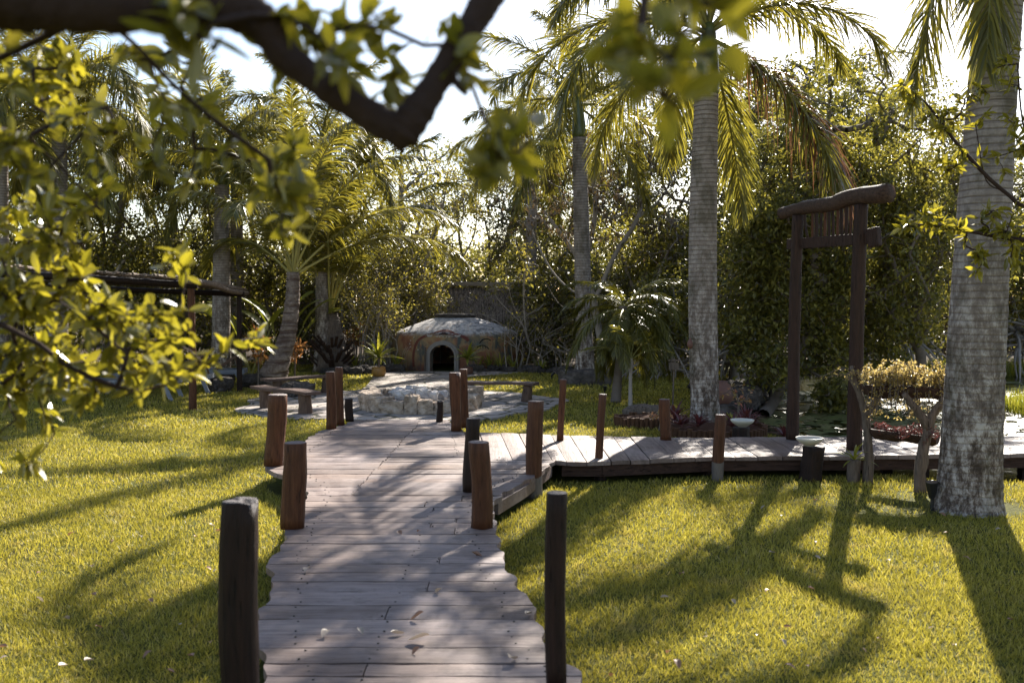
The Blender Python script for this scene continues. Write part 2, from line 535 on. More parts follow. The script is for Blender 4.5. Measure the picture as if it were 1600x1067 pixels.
M['deadleaf'] = leaf_mat('fallen_leaf', [(.14, .05, .03), (.25, .12, .06), (.4, .3, .22)], .2, tcol=(.4, .2, .1), rough=.5)
M['deadleaf_pale'] = leaf_mat('pale_fallen_leaf', [(.34, .27, .2), (.4, .32, .25)], .2, tcol=(.5, .4, .3), rough=.45)

def palm_bark(name, base_h, lichen=1.0):
    m, nt, N = mat(name)
    co = N.coord()
    x, y, z = N.sep(co)
    wob = N.noise(co, 2.0, 3)
    n1 = N.noise(N.coord((1, 1, 3)), 9, 5, .7)
    wave = N.new('ShaderNodeTexNoise', Scale=1.0, Detail=3.0, Roughness=.6)
    N.plug(wave.inputs['Vector'], N.coord((.6, .6, 21)))
    ring = N.ramp(wave.outputs['Fac'], [(.33, 0.0), (.43, 1.0)])
    up = N.math('DIVIDE', z, 3.4, clamp=True)
    smoothc = N.ramp(n1, [(.25, (.19, .15, .125)), (.5, (.31, .26, .23)), (.75, (.40, .35, .32))])
    mo = N.noise(N.coord((1, 1, .5)), 11, 7, .8, .3)
    mott = N.ramp(mo, [(.40, (.055, .04, .03)), (.48, (.14, .105, .085)), (.53, (.27, .225, .19)), (.60, (.50, .45, .41))])
    c = N.mix(N.math('SUBTRACT', N.math('MULTIPLY', up, 1.15), N.math('MULTIPLY', n1, .3), clamp=True), mott, smoothc)
    zz = N.math('DIVIDE', N.math('ADD', z, N.math('MULTIPLY', wob, .05)), .062)
    fr = N.math('FRACT', zz)
    line = N.ramp(fr, [(0, 1.0), (.10, 1.0), (.24, 0.0), (.9, 0.0), (1, 1.0)])
    line = N.math('MULTIPLY', line, N.ramp(n1, [(.3, .35), (.6, 1.0)]))
    ringmix = N.math('MULTIPLY', N.math('MAXIMUM', line, N.math('MULTIPLY', N.math('SUBTRACT', 1.0, ring), .6)), N.math('ADD', N.math('MULTIPLY', up, .62), .18))
    c = N.mix(ringmix, c, (.11, .08, .065))
    sp = N.new('ShaderNodeTexVoronoi', Scale=26.0); N.plug(sp.inputs['Vector'], N.coord((1, 1, .55)))
    spn = N.noise(co, 7, 3)
    spot = N.math('MULTIPLY', N.ramp(sp.outputs['Distance'], [(.34, 1.0), (.5, 0.0)]), N.ramp(spn, [(.46, 0.0), (.56, 1.0)]))
    spot = N.math('MULTIPLY', spot, N.math('SUBTRACT', 1.0, N.math('MULTIPLY', up, .8)))
    moss = N.ramp(N.noise(N.coord((1, 1, .5)), 3.2, 5, .7), [(.5, 0.0), (.62, 1.0)])
    c = N.mix(N.math('MULTIPLY', moss, .6), c, (.065, .055, .03))
    c = N.mix(N.math('MULTIPLY', spot, .25 * lichen), c, (.5, .48, .45))
    h = N.math('ADD', N.math('MULTIPLY', line, -.6), N.math('MULTIPLY', mo, 1.0))
    N.finish(N.bsdf(c, .9, N.bump(h, .7, .02), spec=.15))
    return m
M['royal'] = palm_bark('royal_palm_trunk', 0)
M['crownshaft'] = simple('green_crownshaft', (.10, .12, .03), .35, .5, 4, .4, .1)
def coco_bark():
    m, nt, N = mat('coconut_trunk')
    co = N.coord()
    wave = N.new('ShaderNodeTexNoise', Scale=1.0, Detail=3.0, Roughness=.5)
    N.plug(wave.inputs['Vector'], N.coord((2, 2, 14)))
    n1 = N.noise(co, 12, 5, .7)
    ring = N.ramp(wave.outputs['Fac'], [(.36, 0.0), (.52, 1.0)])
    c = N.mix(ring, (.11, .07, .055), N.ramp(n1, [(.3, (.13, .09, .07)), (.7, (.34, .27, .22))]))
    N.finish(N.bsdf(c, .9, N.bump(N.math('ADD', ring, n1), .9, .03), spec=.15))
    return m
M['coco'] = coco_bark()

def dome_mat():
    m, nt, N = mat('weathered_mural_plaster')
    co = N.coord()
    x, y, z = N.sep(co)
    n1 = N.noise(co, 1.7, 5, .65, .8); n2 = N.noise(co, 6, 6, .7); n3 = N.noise(N.coord((1, 1, .4), loc=(3, 1, 0)), 3.0, 5, .7, .5)
    c = N.ramp(n1, [(.32, (.09, .115, .11)), (.42, (.2, .15, .09)), (.5, (.30, .20, .10)), (.58, (.25, .11, .06)), (.66, (.17, .07, .045)), (.75, (.34, .27, .17))])
    c = N.mix(N.ramp(n3, [(.5, 0.0), (.6, 1.0)]), c, (.075, .085, .08))
    # rust colour rising from the foot
    foot = N.math('SUBTRACT', 1.0, N.math('DIVIDE', N.math('ADD', z, N.math('MULTIPLY', n2, .3)), .6, clamp=True))
    c = N.mix(N.math('MULTIPLY', foot, .7), c, (.17, .06, .035))
    # grey weathered cap above the shoulder
    cap = N.math('MULTIPLY', N.math('SUBTRACT', N.math('ADD', z, N.math('MULTIPLY', n2, .25)), 1.02), 9.0, clamp=True)
    c = N.mix(cap, c, N.ramp(n2, [(.35, (.13, .13, .14)), (.47, (.3, .29, .3)), (.56, (.58, .56, .55)), (.66, (.3, .19, .12))]))
    c = N.mix(N.math('MULTIPLY', N.ramp(n2, [(.55, 0.0), (.75, 1.0)]), .5), c, (.05, .04, .035))
    N.finish(N.bsdf(c, .75, N.bump(n2, .6, .02), spec=.3))
    return m
M['dome'] = dome_mat()

def thatch_mat():
    m, nt, N = mat('grey_palm_thatch')
    n1 = N.noise(N.coord((22, 22, 1.6)), 2.4, 5, .7)
    c = N.ramp(n1, [(.3, (.14, .11, .09)), (.55, (.34, .28, .24)), (.75, (.52, .45, .4))])
    gi = N.new('ShaderNodeNewGeometry')
    c = N.mix(1.0, c, N.ramp(gi.outputs['Random Per Island'], [(0, .25), (.5, .8), (1, 1.3)]), 'MULTIPLY')
    N.finish(N.bsdf(c, .95, N.bump(n1, 1.0, .04), spec=.1))
    return m
M['thatch'] = thatch_mat()
# ================================================================== ground, pond, lawn
DZ = 0.22            # top of the boardwalk
rng = np.random.default_rng(7)

def inpoly(X, Y, poly):
    poly = np.asarray(poly, float); ins = np.zeros(np.shape(X), bool)
    j = len(poly) - 1
    for i in range(len(poly)):
        xi, yi = poly[i]; xj, yj = poly[j]
        c = ((yi > Y) != (yj > Y)) & (X < (xj - xi) * (Y - yi) / (yj - yi + 1e-12) + xi)
        ins ^= c; j = i
    return ins

def sdpoly(X, Y, poly):
    poly = np.asarray(poly, float)
    d = np.full(np.shape(X), 1e9)
    for a, b in zip(poly, np.roll(poly, -1, 0)):
        e = b - a; t = np.clip(((X - a[0]) * e[0] + (Y - a[1]) * e[1]) / (e @ e), 0, 1)
        d = np.minimum(d, np.hypot(X - a[0] - t * e[0], Y - a[1] - t * e[1]))
    return np.where(inpoly(X, Y, poly), -d, d)

def snoise(X, Y, s, seed=0):
    r = np.random.default_rng(seed); o = 0
    for k in range(5):
        a, b, c = r.uniform(-1, 1, 3); o = o + np.sin((X * a + Y * b) * 2.2 / s + c * 6) * np.cos((X * b - Y * a) * 1.3 / s + c * 9)
    return o / 5

POND = [(4.05, 10.75), (4.4, 10.2), (5.3, 10.15), (7.5, 9.9), (14, 9.5), (30, 9), (40, 20), (34, 30), (22, 27.5), (14, 26.5),
        (10.5, 27), (7.5, 25.8), (5.6, 25.2), (4.9, 22.5), (4.2, 19), (3.75, 16.2), (3.6, 14.2), (3.9, 12.6), (3.9, 11.6)]
xs = np.concatenate([[-600, -300, -150, -80, -50], np.linspace(-30, 0, 61), np.linspace(.2, 16, 80), np.linspace(16.6, 34, 30), [40, 60, 100, 200, 400, 600]])
ys = np.concatenate([[-100, -40, -15], np.linspace(-6, 6, 13), np.linspace(6.4, 9, 7), np.linspace(9.2, 28, 95), np.linspace(29, 60, 30), [80, 120, 200, 400, 900]])
GX, GY = np.meshgrid(xs, ys, indexing='ij')
def ground_z(X, Y):
    sd = sdpoly(X, Y, POND)
    z = -.55 * np.clip((.25 - sd) / .9, 0, 1) ** 1.0
    z = z + .02 * snoise(X, Y, 1.6, 3) * np.clip((Y - 5) / 5, 0, 1)
    z = z + .35 * np.clip((Y - 40) / 40, 0, 1)
    return z
GZ = ground_z(GX, GY)
g = Geo()
nx, ny = GX.shape
i, j = np.meshgrid(np.arange(nx - 1), np.arange(ny - 1), indexing='ij')
a = (i * ny + j).reshape(-1)
g.add(np.stack([GX, GY, GZ], -1).reshape(-1, 3), [np.stack([a, a + ny, a + ny + 1, a + 1], -1)])
solo('ground', g, M['ground'], 'grassy garden ground', 'ground', kind='structure', smooth=True)

g = Geo(); wp = [(3.2, 9.4), (41, 8.2), (41, 31), (3.2, 31)]
g.add([(x, y, -.13) for x, y in wp], [[(0, 1, 2, 3)]])
solo('water', g, M['water'], 'dark pond water reflecting the sky', 'water', kind='structure')

# ---- stone terrace round the fire pit and the path on to the hut
PC = np.array((-1.95, 17.55))
def terrace_outline():
    out = []
    for k in range(96):
        t = k * 2 * PI / 96
        r = 2.75 + .12 * math.sin(5 * t + 1) + .08 * math.sin(11 * t)
        out.append((PC[0] + 1.02 * r * math.cos(t), PC[1] + r * 1.0 * math.sin(t)))
    return out
TERR = terrace_outline()
PATH = [(-3.1, 19.2), (-3.05, 20.6), (-3.15, 22), (-3.3, 23.6), (-3.2, 25.3), (.4, 25.3), (-.2, 24.4), (-1.2, 23.2), (-1.35, 21.8), (-1.2, 20.4), (-.9, 19.2)]
def sheet(poly, z):
    poly = np.asarray(poly, float); c = poly.mean(0); n = len(poly)
    g = Geo()
    V = [(c[0], c[1], z)] + [(x, y, z) for x, y in poly] + [(x, y, z - .05) for x, y in poly]
    F = [(0, 1 + k, 1 + (k + 1) % n) for k in range(n)]
    Q = [(1 + k, 1 + n + k, 1 + n + (k + 1) % n, 1 + (k + 1) % n) for k in range(n)]
    g.add(V, [F, Q]); return g
solo('stone_terrace', sheet(TERR, .034), M['flag'], 'round flagstone terrace around the fire pit', 'terrace', kind='structure')
solo('stone_path', sheet(PATH, .030), M['flag'], 'flagstone path leading to the domed hut', 'path', kind='structure')

# ---- boardwalk outlines
LE = np.array([(2.6, -.88), (4.17, -1.05), (4.9, -1.27), (5.6, -1.36), (6.1, -1.50), (6.5, -1.50), (6.9, -1.60), (7.2, -1.58), (7.6, -1.62), (8.3, -1.72),
               (8.9, -1.95), (9.35, -2.3), (9.6, -2.42), (10.0, -2.38), (10.9, -2.32), (11.6, -2.38), (12.2, -2.38), (12.55, -2.28), (12.9, -2.16), (13.55, -2.12)])
RE = np.array([(2.6, .42), (4.0, .33), (4.25, .29), (4.5, .18), (4.8, .135), (5.03, .12), (5.3, .08), (5.5, .03), (5.75, .0), (6.0, -.04), (6.3, -.05), (6.6, -.09), (7.07, -.13), (7.6, -.16),
               (8.0, -.12), (8.5, .02), (9.1, .2), (9.6, .36), (9.93, .42), (9.97, -.40), (10.6, -.44), (11.2, -.5), (12.2, -.6), (12.8, -.72), (13.1, -.85), (13.55, -.88)])
def edgeL(y): return np.interp(y, LE[:, 0], LE[:, 1]) + .022 * np.sin(y * 9.1) * np.sin(y * 4.3 + 1) + .012 * np.sin(y * 23)
def edgeR(y): return np.interp(y, RE[:, 0], RE[:, 1]) + .022 * np.sin(y * 8.3 + 2) * np.sin(y * 5.1) + .012 * np.sin(y * 21 + 1)
FE = np.array([(-.42, 10.0), (.40, 9.94), (.62, 9.86), (.9, 9.88), (1.3, 9.98), (2.15, 10.2), (3.7, 10.25), (5.3, 10.4), (8, 10.5), (14, 10.7)])
BE = np.array([(-.62, 12.2), (.0, 11.98), (.5, 11.85), (1.9, 11.62), (3.3, 11.68), (5, 11.72), (8, 11.9), (14, 12.1)])
def front(x): return np.interp(x, FE[:, 0], FE[:, 1]) + .012 * np.sin(x * 7)
def back(x): return np.interp(x, BE[:, 0], BE[:, 1]) + .012 * np.sin(x * 6 + 2)

def plank(g, quadfn, t0, t1, n, z, dz):
    """a board whose two ends follow the live edge: quadfn(t) -> (endA, endB) as xy"""
    ts = np.linspace(t0, t1, n)
    A, B = zip(*[quadfn(t) for t in ts])
    m = 7
    rows = []
    for k in range(m):
        u = k / (m - 1)
        rows.append([(a[0] + (b[0] - a[0]) * u, a[1] + (b[1] - a[1]) * u) for a, b in zip(A, B)])
    V = []
    th = .042
    for k in range(m):
        for q, (x, y) in enumerate(rows[k]):
            e = 0.004 if q in (0, n - 1) else 0.0
            V.append((x, y, z + dz + .0025 * math.sin(k * 2.1 + t0 * 5) - e))
    top = m * n
    for k in range(m):
        for x, y in rows[k]: V.append((x, y, z + dz - th))
    F = []
    for k in range(m - 1):
        for q in range(n - 1):
            a = k * n + q
            F.append((a, a + n, a + n + 1, a + 1)); F.append((top + a, top + a + 1, top + a + n + 1, top + a + n))
    for k in range(m - 1):
        a = k * n; F.append((a, top + a, top + a + n, a + n))
        a = k * n + n - 1; F.append((a, a + n, top + a + n, top + a))
    for q in range(n - 1):
        a = q; F.append((a, a + 1, top + a + 1, top + a))
        a = (m - 1) * n + q; F.append((a, top + a, top + a + 1, a + 1))
    g.add(V, [F])

random.seed(3)
deck = thing('main_boardwalk', 'wide weathered boardwalk of cross planks running from the foreground to the fire pit terrace', 'boardwalk', (-.8, 8, 0))
def to_local(g, o):
    o = np.asarray(o.location)
    g.V = [v - o for v in g.V]; return g
g = Geo(); gn = Geo(); y = 2.7
while y < 13.4:
    w = random.choice([.15, .18, .2, .22, .235, .25])
    y1 = min(y + w, 13.52); gap = random.choice([.007, .009, .012, .016])
    if y < 9.95 < y1: y1 = 9.95
    dz = random.uniform(-.003, .003)
    xm = None
    if y > 8.0: xm = -1.32 + (y - 8) * .02 + random.choice([0, .01, -.01]) + (.12 if int(y * 2) % 2 else 0) * 0
    elif random.random() < .25: xm = -.6 + random.uniform(-.25, .25)
    def q1(t, a=edgeL, b=edgeR): return (float(a(t)), t), (float(b(t)), t)
    if xm is None:
        plank(g, q1, y, y1 - gap, 5, DZ, dz)
    else:
        plank(g, lambda t: ((float(edgeL(t)), t), (xm - .003, t)), y, y1 - gap, 5, DZ, dz)
        plank(g, lambda t: ((xm + .003, t), (float(edgeR(t)), t)), y, y1 - gap, 5, DZ, dz + random.uniform(-.003, .003))
    for xn in (xm if xm else -.62, float(edgeL(y)) + .16, float(edgeR(y)) - .16):
        for yn in (y + .04, y1 - .05):
            for sx in (random.uniform(-.02, .02),):
                tube(gn, [(xn + sx, yn, DZ + dz - .01), (xn + sx, yn, DZ + dz + .003)], .0055, 6)
    y = y1
part('decking', to_local(g, deck), M['plank_x'], deck)
o = part('nails', to_local(gn, deck), M['nail'], deck); o['kind'] = 'stuff'
g = Geo()
for fn, s in ((edgeL, .14), (edgeR, -.14)):
    yy = [2.7, 4.2, 5.6, 6.9, 8.2, 9.0, 9.85]
    for a, b in zip(yy[:-1], yy[1:]):
        beam(g, (float(fn(a)) + s, a, .115), (float(fn(b)) + s, b, .115), .06, .12)
beam(g, (-2.2, 9.9, .115), (-2.15, 13.3, .115), .06, .12)
for y in np.arange(3.4, 13.4, 1.1):
    for x in (float(edgeL(y)) + .2, float(edgeR(y)) - .2): box(g, (x, y, .03), (.1, .1, .16))
part('support_beams', to_local(g, deck), M['post_dark'], deck)
g = Geo()   # the rim board of the spur that swells out to the right
beam(g, (-.13, 8.05, .13), (.10, 8.75, .13), .04, .1); beam(g, (.10, 8.75, .13), (.38, 9.84, .13), .04, .1)
part('rim_board', to_local(g, deck), M['plank_x'], deck)

walk = thing('side_boardwalk', 'narrow plank walkway branching right past the palms and over the pond', 'boardwalk', (3.0, 11, 0))
g = Geo(); x = -.42; k = 0
while x < 12.5:
    w = random.choice([.2, .23, .25, .26, .22])
    x1 = x + w; gap = random.choice([.006, .008, .012])
    if x < .55 < x1: x1 = .55
    dz = random.uniform(-.003, .003)
    def qw(t):
        # boards fan slightly at the junction
        s = max(0.0, 1 - (t + .42) / 1.6) * .2
        tb = t - s
        return (t, float(front(t))), (tb, float(back(tb)))
    plank(g, qw, x, x1 - gap, 4, DZ, dz)
    x = x1
part('decking', to_local(g, walk), M['plank_y'], walk)
g = Geo()
fx = [.5, .9, 1.3, 2.15, 3.7, 5.3, 8, 12.4]
for a, b in zip(fx[:-1], fx[1:]):
    beam(g, (a, float(front(a)) + .05, .118), (b, float(front(b)) + .05, .118), .04, .11)
    beam(g, (a, float(back(a)) - .06, .118), (b, float(back(b)) - .06, .118), .05, .11)
part('rim_beams', to_local(g, walk), M['troughwood'], walk)
for x in np.arange(.9, 12.4, 1.15):
    g = Geo()
    for fy, s in ((front, .2), (back, -.2)): box(g, (x, float(fy(x)) + s, -.1), (.11, .11, .5))
    beam(g, (x, float(front(x)) + .1, .06), (x, float(back(x)) - .1, .06), .06, .1)
    part('trestle', to_local(g, walk), M['post_dark'], walk)

# stake edging below the walkway, its shade put into the dark wood colour
g = Geo(); r = np.random.default_rng(5)
for x in np.arange(.75, 3.6, .055):
    yb = float(front(x)) + .5 + r.uniform(-.015, .015)
    h = r.uniform(.03, .07)
    tube(g, [(x, yb, -.03), (x + r.uniform(-.01, .01), yb, h)], .022, 6)
solo('stake_edging', g, M['post_dark'], 'row of thin upright stakes in the shade under the side walkway', 'edging')

DECKPOLY = [(float(edgeL(y)), y) for y in np.linspace(2.6, 13.5, 60)] + [(float(edgeR(y)), y) for y in np.linspace(13.5, 2.6, 90)]
WALKPOLY = [(x, float(front(x))) for x in np.linspace(-.42, 13, 60)] + [(x, float(back(x))) for x in np.linspace(13, -.62, 60)]

# ================================================================== wooden posts
def log_geo(r, h, seed, sides=18, taper=.06, wob=.055, lean=(0, 0), z0=0.0, bulge=.06, square=0.0, notch=0, topdome=.25, tilt=0.0):
    q = np.random.default_rng(seed); g = Geo()
    nr = max(9, int(h / .07))
    th = np.arange(sides) * 2 * PI / sides
    lobes = sum(q.uniform(-1, 1) * np.cos(k * th + q.uniform(0, 6)) / (k ** .7) for k in (2, 3, 4, 5)) * wob
    if square: lobes = lobes + square * (np.abs(np.cos(2 * th)) * .12 - .03) * -1
    ph = q.uniform(0, 6, 4); V = []
    zs = np.linspace(z0, h, nr)
    for k, z in enumerate(zs):
        u = (z - z0) / (h - z0)
        rr = r * (1 - taper * u + bulge * math.sin(u * 5 + ph[0]) * .5 + .02 * math.sin(u * 13 + ph[1]))
        tw = lobes * (1 + .5 * math.sin(u * 4 + ph[2]))
        fine = q.normal(0, .008, sides)
        rad = rr * (1 + tw + fine)
        cx = lean[0] * u + .3 * r * math.sin(u * 3.3 + ph[3]) * .5; cy = lean[1] * u
        V.append(np.stack([cx + rad * np.cos(th), cy + rad * np.sin(th), np.full(sides, z) + (tilt * np.cos(th) * r if k == nr - 1 else 0)], -1))
    cx = V[-1].mean(0)
    for s, dz in ((.93, .10), (.8, .17), (.4, .2)):
        ringv = cx + (V[nr - 1] - cx) * np.array((s, s, 1)); ringv = ringv + np.array((0, 0, dz * r * topdome * 2))
        if notch:
            ringv[:, 2] += np.where(np.cos(th * 2 + notch) > .45, -.25 * r, .05 * r)
        V.append(ringv)
    n = len(V)
    Vc = np.concatenate(V + [np.array([V[-1].mean(0)])])
    i = np.arange(n - 1)[:, None] * sides; j = np.arange(sides)[None]; kk = (j + 1) % sides
    Q = np.stack([i + j, i + kk, i + kk + sides, i + j + sides], -1).reshape(-1, 4)
    T = np.stack([(n - 1) * sides + np.arange(sides), (n - 1) * sides + (np.arange(sides) + 1) % sides, np.full(sides, n * sides)], -1)
    B = np.arange(sides)[::-1][None]
    g.add(Vc, [Q, T, B]); return g

def px_post(px, yb, yt, w, z=DZ, m='post', label='', group=None, name='wooden_post', leanpx=0, seed=1, **kw):
    b = G(px, yb, z)
    h = P(px, yt, b[1])[2] - z
    r = w / FPX * b[1] / 2
    g = log_geo(r, h, seed, lean=(leanpx / FPX * b[1], 0), z0=-.05 if z < .1 else .0, **kw)
    return solo(name, g, M[m], label, 'post', b if z > .1 else (b[0], b[1], 0), group, smooth=True)
PG = 'wooden posts along the boardwalk'
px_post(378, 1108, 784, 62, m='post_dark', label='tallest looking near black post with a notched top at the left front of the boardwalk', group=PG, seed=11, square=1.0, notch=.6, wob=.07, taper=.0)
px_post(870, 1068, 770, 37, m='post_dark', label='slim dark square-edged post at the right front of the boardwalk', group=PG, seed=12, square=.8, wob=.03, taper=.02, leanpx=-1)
px_post(460, 824, 692, 38, label='stout reddish round post on the left deck edge, directly behind the near black post', group=PG, seed=13)
px_post(752, 824, 691, 35, label='reddish round post on the right deck edge casting a long shadow across the planks', group=PG, seed=14, leanpx=-3)
px_post(430, 727, 617, 31, label='thick post with pale rounded top standing at the left bulge of the deck', group=PG, seed=15, leanpx=3)
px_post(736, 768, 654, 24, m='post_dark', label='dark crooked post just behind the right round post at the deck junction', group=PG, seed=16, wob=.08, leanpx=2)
px_post(836, 776, 627, 26, z=0, m='post_pale', label='large post with grey foot standing on the grass in the corner of the two walkways', group=PG, seed=17)
px_post(876, 688, 593, 11, label='thin tall post behind the side walkway nearest the terrace', group=PG, seed=18, leanpx=3)
px_post(934, 749, 616, 13, z=0, m='post_pale', label='thin leaning post at the front edge of the side walkway', group=PG, seed=19, leanpx=8, wob=.06)
px_post(1039, 687, 624, 18, label='squat post at the rear edge of the side walkway before the palm bed', group=PG, seed=20)
px_post(1122, 751, 648, 19, z=0, m='post_pale', label='thick post with grey foot at the front edge of the side walkway near the bowls', group=PG, seed=21, leanpx=2)
px_post(517, 670, 581, 16, label='square-topped post at the far left corner of the deck, nearer of a pair', group=PG, seed=22, wob=.05)
px_post(531, 664, 574, 13, label='slimmer post at the far left corner of the deck, farther of a pair', group=PG, seed=23)
px_post(546, 658, 623, 14, m='post_dark', label='short dark stub post at the left end of the deck by the fire pit', group=PG, seed=24, square=.8)
px_post(687, 659, 627, 11, m='post_dark', label='short dark stub post in front of the fire pit stones', group=PG, seed=25, square=.6)
px_post(712, 673, 583, 17, label='deeply cracked split post at the far right corner of the deck', group=PG, seed=26, wob=.16, notch=1.2, bulge=.2)
px_post(725, 668, 577, 13, label='straight post touching the cracked split post at the far right deck corner', group=PG, seed=27, wob=.04)

# ================================================================== benches
def bench(a, b, zs, legs, width, label, thick=.05, tilt=0, seed=0):
    """a, b world xy ends of the seat; legs list of fractions"""
    a, b = np.array(a, float), np.array(b, float); mid = (a + b) / 2; d = b - a; L = np.linalg.norm(d); ang = math.atan2(d[1], d[0])
    t = thing('rustic_bench', label, 'bench', (mid[0], mid[1], 0), ang, 'benches around the fire pit')
    q = np.random.default_rng(seed); g = Geo(); n = 13
    xs_ = np.linspace(-L / 2, L / 2, n); top = []; V = []
    for x in xs_:
        w1 = width / 2 * (1 + q.uniform(-.1, .1)); w2 = width / 2 * (1 + q.uniform(-.1, .1)); z = zs + .01 * math.sin(x * 4) + tilt * x
        V += [(x, -w1, z), (x, w2, z), (x, w2 - .01, z - thick), (x, -w1 + .01, z - thick)]
    F = []
    for k in range(n - 1):
        a_ = k * 4
        for e in range(4): F.append((a_ + e, a_ + (e + 1) % 4, a_ + 4 + (e + 1) % 4, a_ + 4 + e))
    F += [(0, 3, 2, 1), (4 * n - 4, 4 * n - 3, 4 * n - 2, 4 * n - 1)]
    g.add(V, [F]); part('seat', g, M['bench_top'], t, bevel=.008)
    for f, rr in legs:
        x = (f - .5) * L
        gl = log_geo(rr, zs - thick + tilt * x + .005, seed + 5 + int(f * 10), sides=14, z0=-.04, taper=.15, wob=.08, topdome=0.01)
        gl.V = [v + np.array((x, 0, 0)) for v in gl.V]
        part('leg', gl, M['bench_leg'], t, smooth=True)
    return t
bench(G(402, 603, .38)[:2], G(489, 613, .38)[:2], .39, ((.16, .11), (.86, .12)), .3, 'low plank bench on log stumps at the left rim of the terrace', seed=1)
bench(G(410, 592, .36)[:2], G(513, 587, .36)[:2], .37, ((.22, .1), (.95, .07)), .28, 'plank bench behind the nearer left bench, half hidden by the pair of deck posts', seed=2)
bench(G(731, 595, .36)[:2], G(838, 599, .36)[:2], .37, ((.04, .1), (.87, .1)), .3, 'long thin plank bench on the right side of the terrace', seed=3)

# ================================================================== fire pit
fp = thing('fire_pit', 'round fire pit ringed with rough pale limestone blocks', 'fire pit', (-1.53, 16.6, .034))
def rough_block(s, seed, sub=5, amp=.06, rnd=.35):
    q = np.random.default_rng(seed); n = sub + 1
    V = {}; vl = []; F = []
    def key(i, j, k):
        if (i, j, k) not in V:
            p = np.array((i, j, k)) / sub * 2 - 1
            sp = p / (np.linalg.norm(p) + 1e-6) * 1.2
            p = p * (1 - rnd) + sp * rnd
            V[(i, j, k)] = len(vl); vl.append(p)
        return V[(i, j, k)]
    for a in range(sub):
        for b in range(sub):
            for s_, fl in ((0, 1), (sub, 0)):
                for ax in range(3):
                    def mk(u, v):
                        c = [0, 0, 0]; c[ax] = s_; c[(ax + 1) % 3] = u; c[(ax + 2) % 3] = v; return key(*c)
                    f = [mk(a, b), mk(a + 1, b), mk(a + 1, b + 1), mk(a, b + 1)]
                    F.append(tuple(f[::-1] if fl else f))
    vl = np.array(vl)
    ph = q.uniform(0, 6, (3, 3)); fr = q.uniform(1.5, 5, (3, 3))
    disp = sum(np.sin(vl @ fr[k] + ph[k][0]) for k in range(3)) / 3
    vl = vl * (1 + amp * disp[:, None] * 2) + q.normal(0, amp * .35, vl.shape)
    return vl * np.array(s) / 2, F
q = np.random.default_rng(9); R0 = .84; ang = 0; k = 0
while ang < 2 * PI - .12:
    da = min(q.uniform(.18, .5), 2 * PI - ang)
    if 2 * PI - ang - da < .2: da = 2 * PI - ang
    am = ang + da / 2; g = Geo()
    h = .23 + q.uniform(-.05, .07)
    V, F = rough_block((.3 + q.uniform(-.03, .05), da * R0 * 1.14, h), 100 + k, sub=11, rnd=.16, amp=.075)
    V[:, 2] += h / 2 - .01
    c, s = math.cos(am), math.sin(am)
    V = V @ np.array([[c, -s, 0], [s, c, 0], [0, 0, 1]]).T + np.array((R0 * c, R0 * s, 0))
    g.add(V, [F]); part('stone', g, M['limestone'], fp, smooth=False)
    ang += da; k += 1
g = Geo(); nseg = 40
V = [(0, 0, .12)] + [(.76 * math.cos(t) , .76 * math.sin(t), .10) for t in np.arange(nseg) * 2 * PI / nseg]
g.add(V, [[(0, 1 + i, 1 + (i + 1) % nseg) for i in range(nseg)]]); part('ash_bed', g, M['ash'], fp)
rock_meshes = []
for k in range(6):
    g = Geo(); V, F = rough_block((1, 1, .8), 300 + k, sub=7, rnd=.7, amp=.13); g.add(V, [F]); rock_meshes.append(g)
rub = [G_ for G_ in range(9)]
for k in range(15):
    g = Geo(); s = q.uniform(.14, .26); r_ = q.uniform(0, .55); t_ = q.uniform(0, 6.28)
    V = rock_meshes[k % 6].V[0] * s + np.array((r_ * math.cos(t_), r_ * math.sin(t_), .22 + q.uniform(-.02, .05)))
    g.add(V, [f for f, _ in rock_meshes[k % 6].F]); part('rubble_stone', g, M['rubble'], fp)
g = Geo(); V, F = rough_block((.42, .2, .3), 77, rnd=.1, amp=.03); g.add(V + np.array((0, 0, .13)), [F])
solo('stone_slab', g, M['limestone'], 'low squared pale stone block beside the far right rim of the fire pit', 'stone block', (-.72, 17.62, .034))

# ================================================================== domed sweat-lodge hut
HX, HY = -1.55, 27.3
hut = thing('dome_hut', 'low domed hut with a weathered painted mural and small arched doorway', 'hut', (HX, HY, 0))
hut.scale = (1.12, 1.0, 1.0)
prof = [(1.58, -.05), (1.6, .2), (1.6, .5), (1.58, .75), (1.53, .9), (1.42, 1.0), (1.2, 1.1), (.9, 1.22), (.62, 1.32), (.44, 1.37)]
prof = smoothpath([(r, z, 0) for r, z in prof], 34)[:, :2]
NA = 144; g = Geo(); V = []
for r, z in prof:
    for k in range(NA):
        t = k * 2 * PI / NA
        rr = r * (1 + .012 * math.sin(3 * t + z * 2) + .01 * math.sin(7 * t + 1)); V.append((rr * math.cos(t), rr * math.sin(t), z))
DA = -PI / 2 - .135    # the doorway faces the camera, a little to the left
DW, DH = .27, .67
def in_door(t, z):
    x = 1.6 * math.sin(t - DA) if math.cos(t - DA) > 0 else 9
    top = DH - DW
    return abs(x) < DW and z < top or (x * x + (z - top) ** 2 < DW * DW and z >= top)
F = []
for a in range(len(prof) - 1):
    for k in range(NA):
        z = (prof[a][1] + prof[a + 1][1]) / 2
        if in_door((k + .5) * 2 * PI / NA, z): continue
        k2 = (k + 1) % NA
        F.append((a * NA + k, a * NA + k2, (a + 1) * NA + k2, (a + 1) * NA + k))
g.add(V, [F]); part('dome', g, M['dome'], hut, smooth=True)
g = Geo()
lip = [(.0, 1.36), (.46, 1.36), (.50, 1.40), (.47, 1.45), (.3, 1.475), (.0, 1.48)]
V = []; n = 32
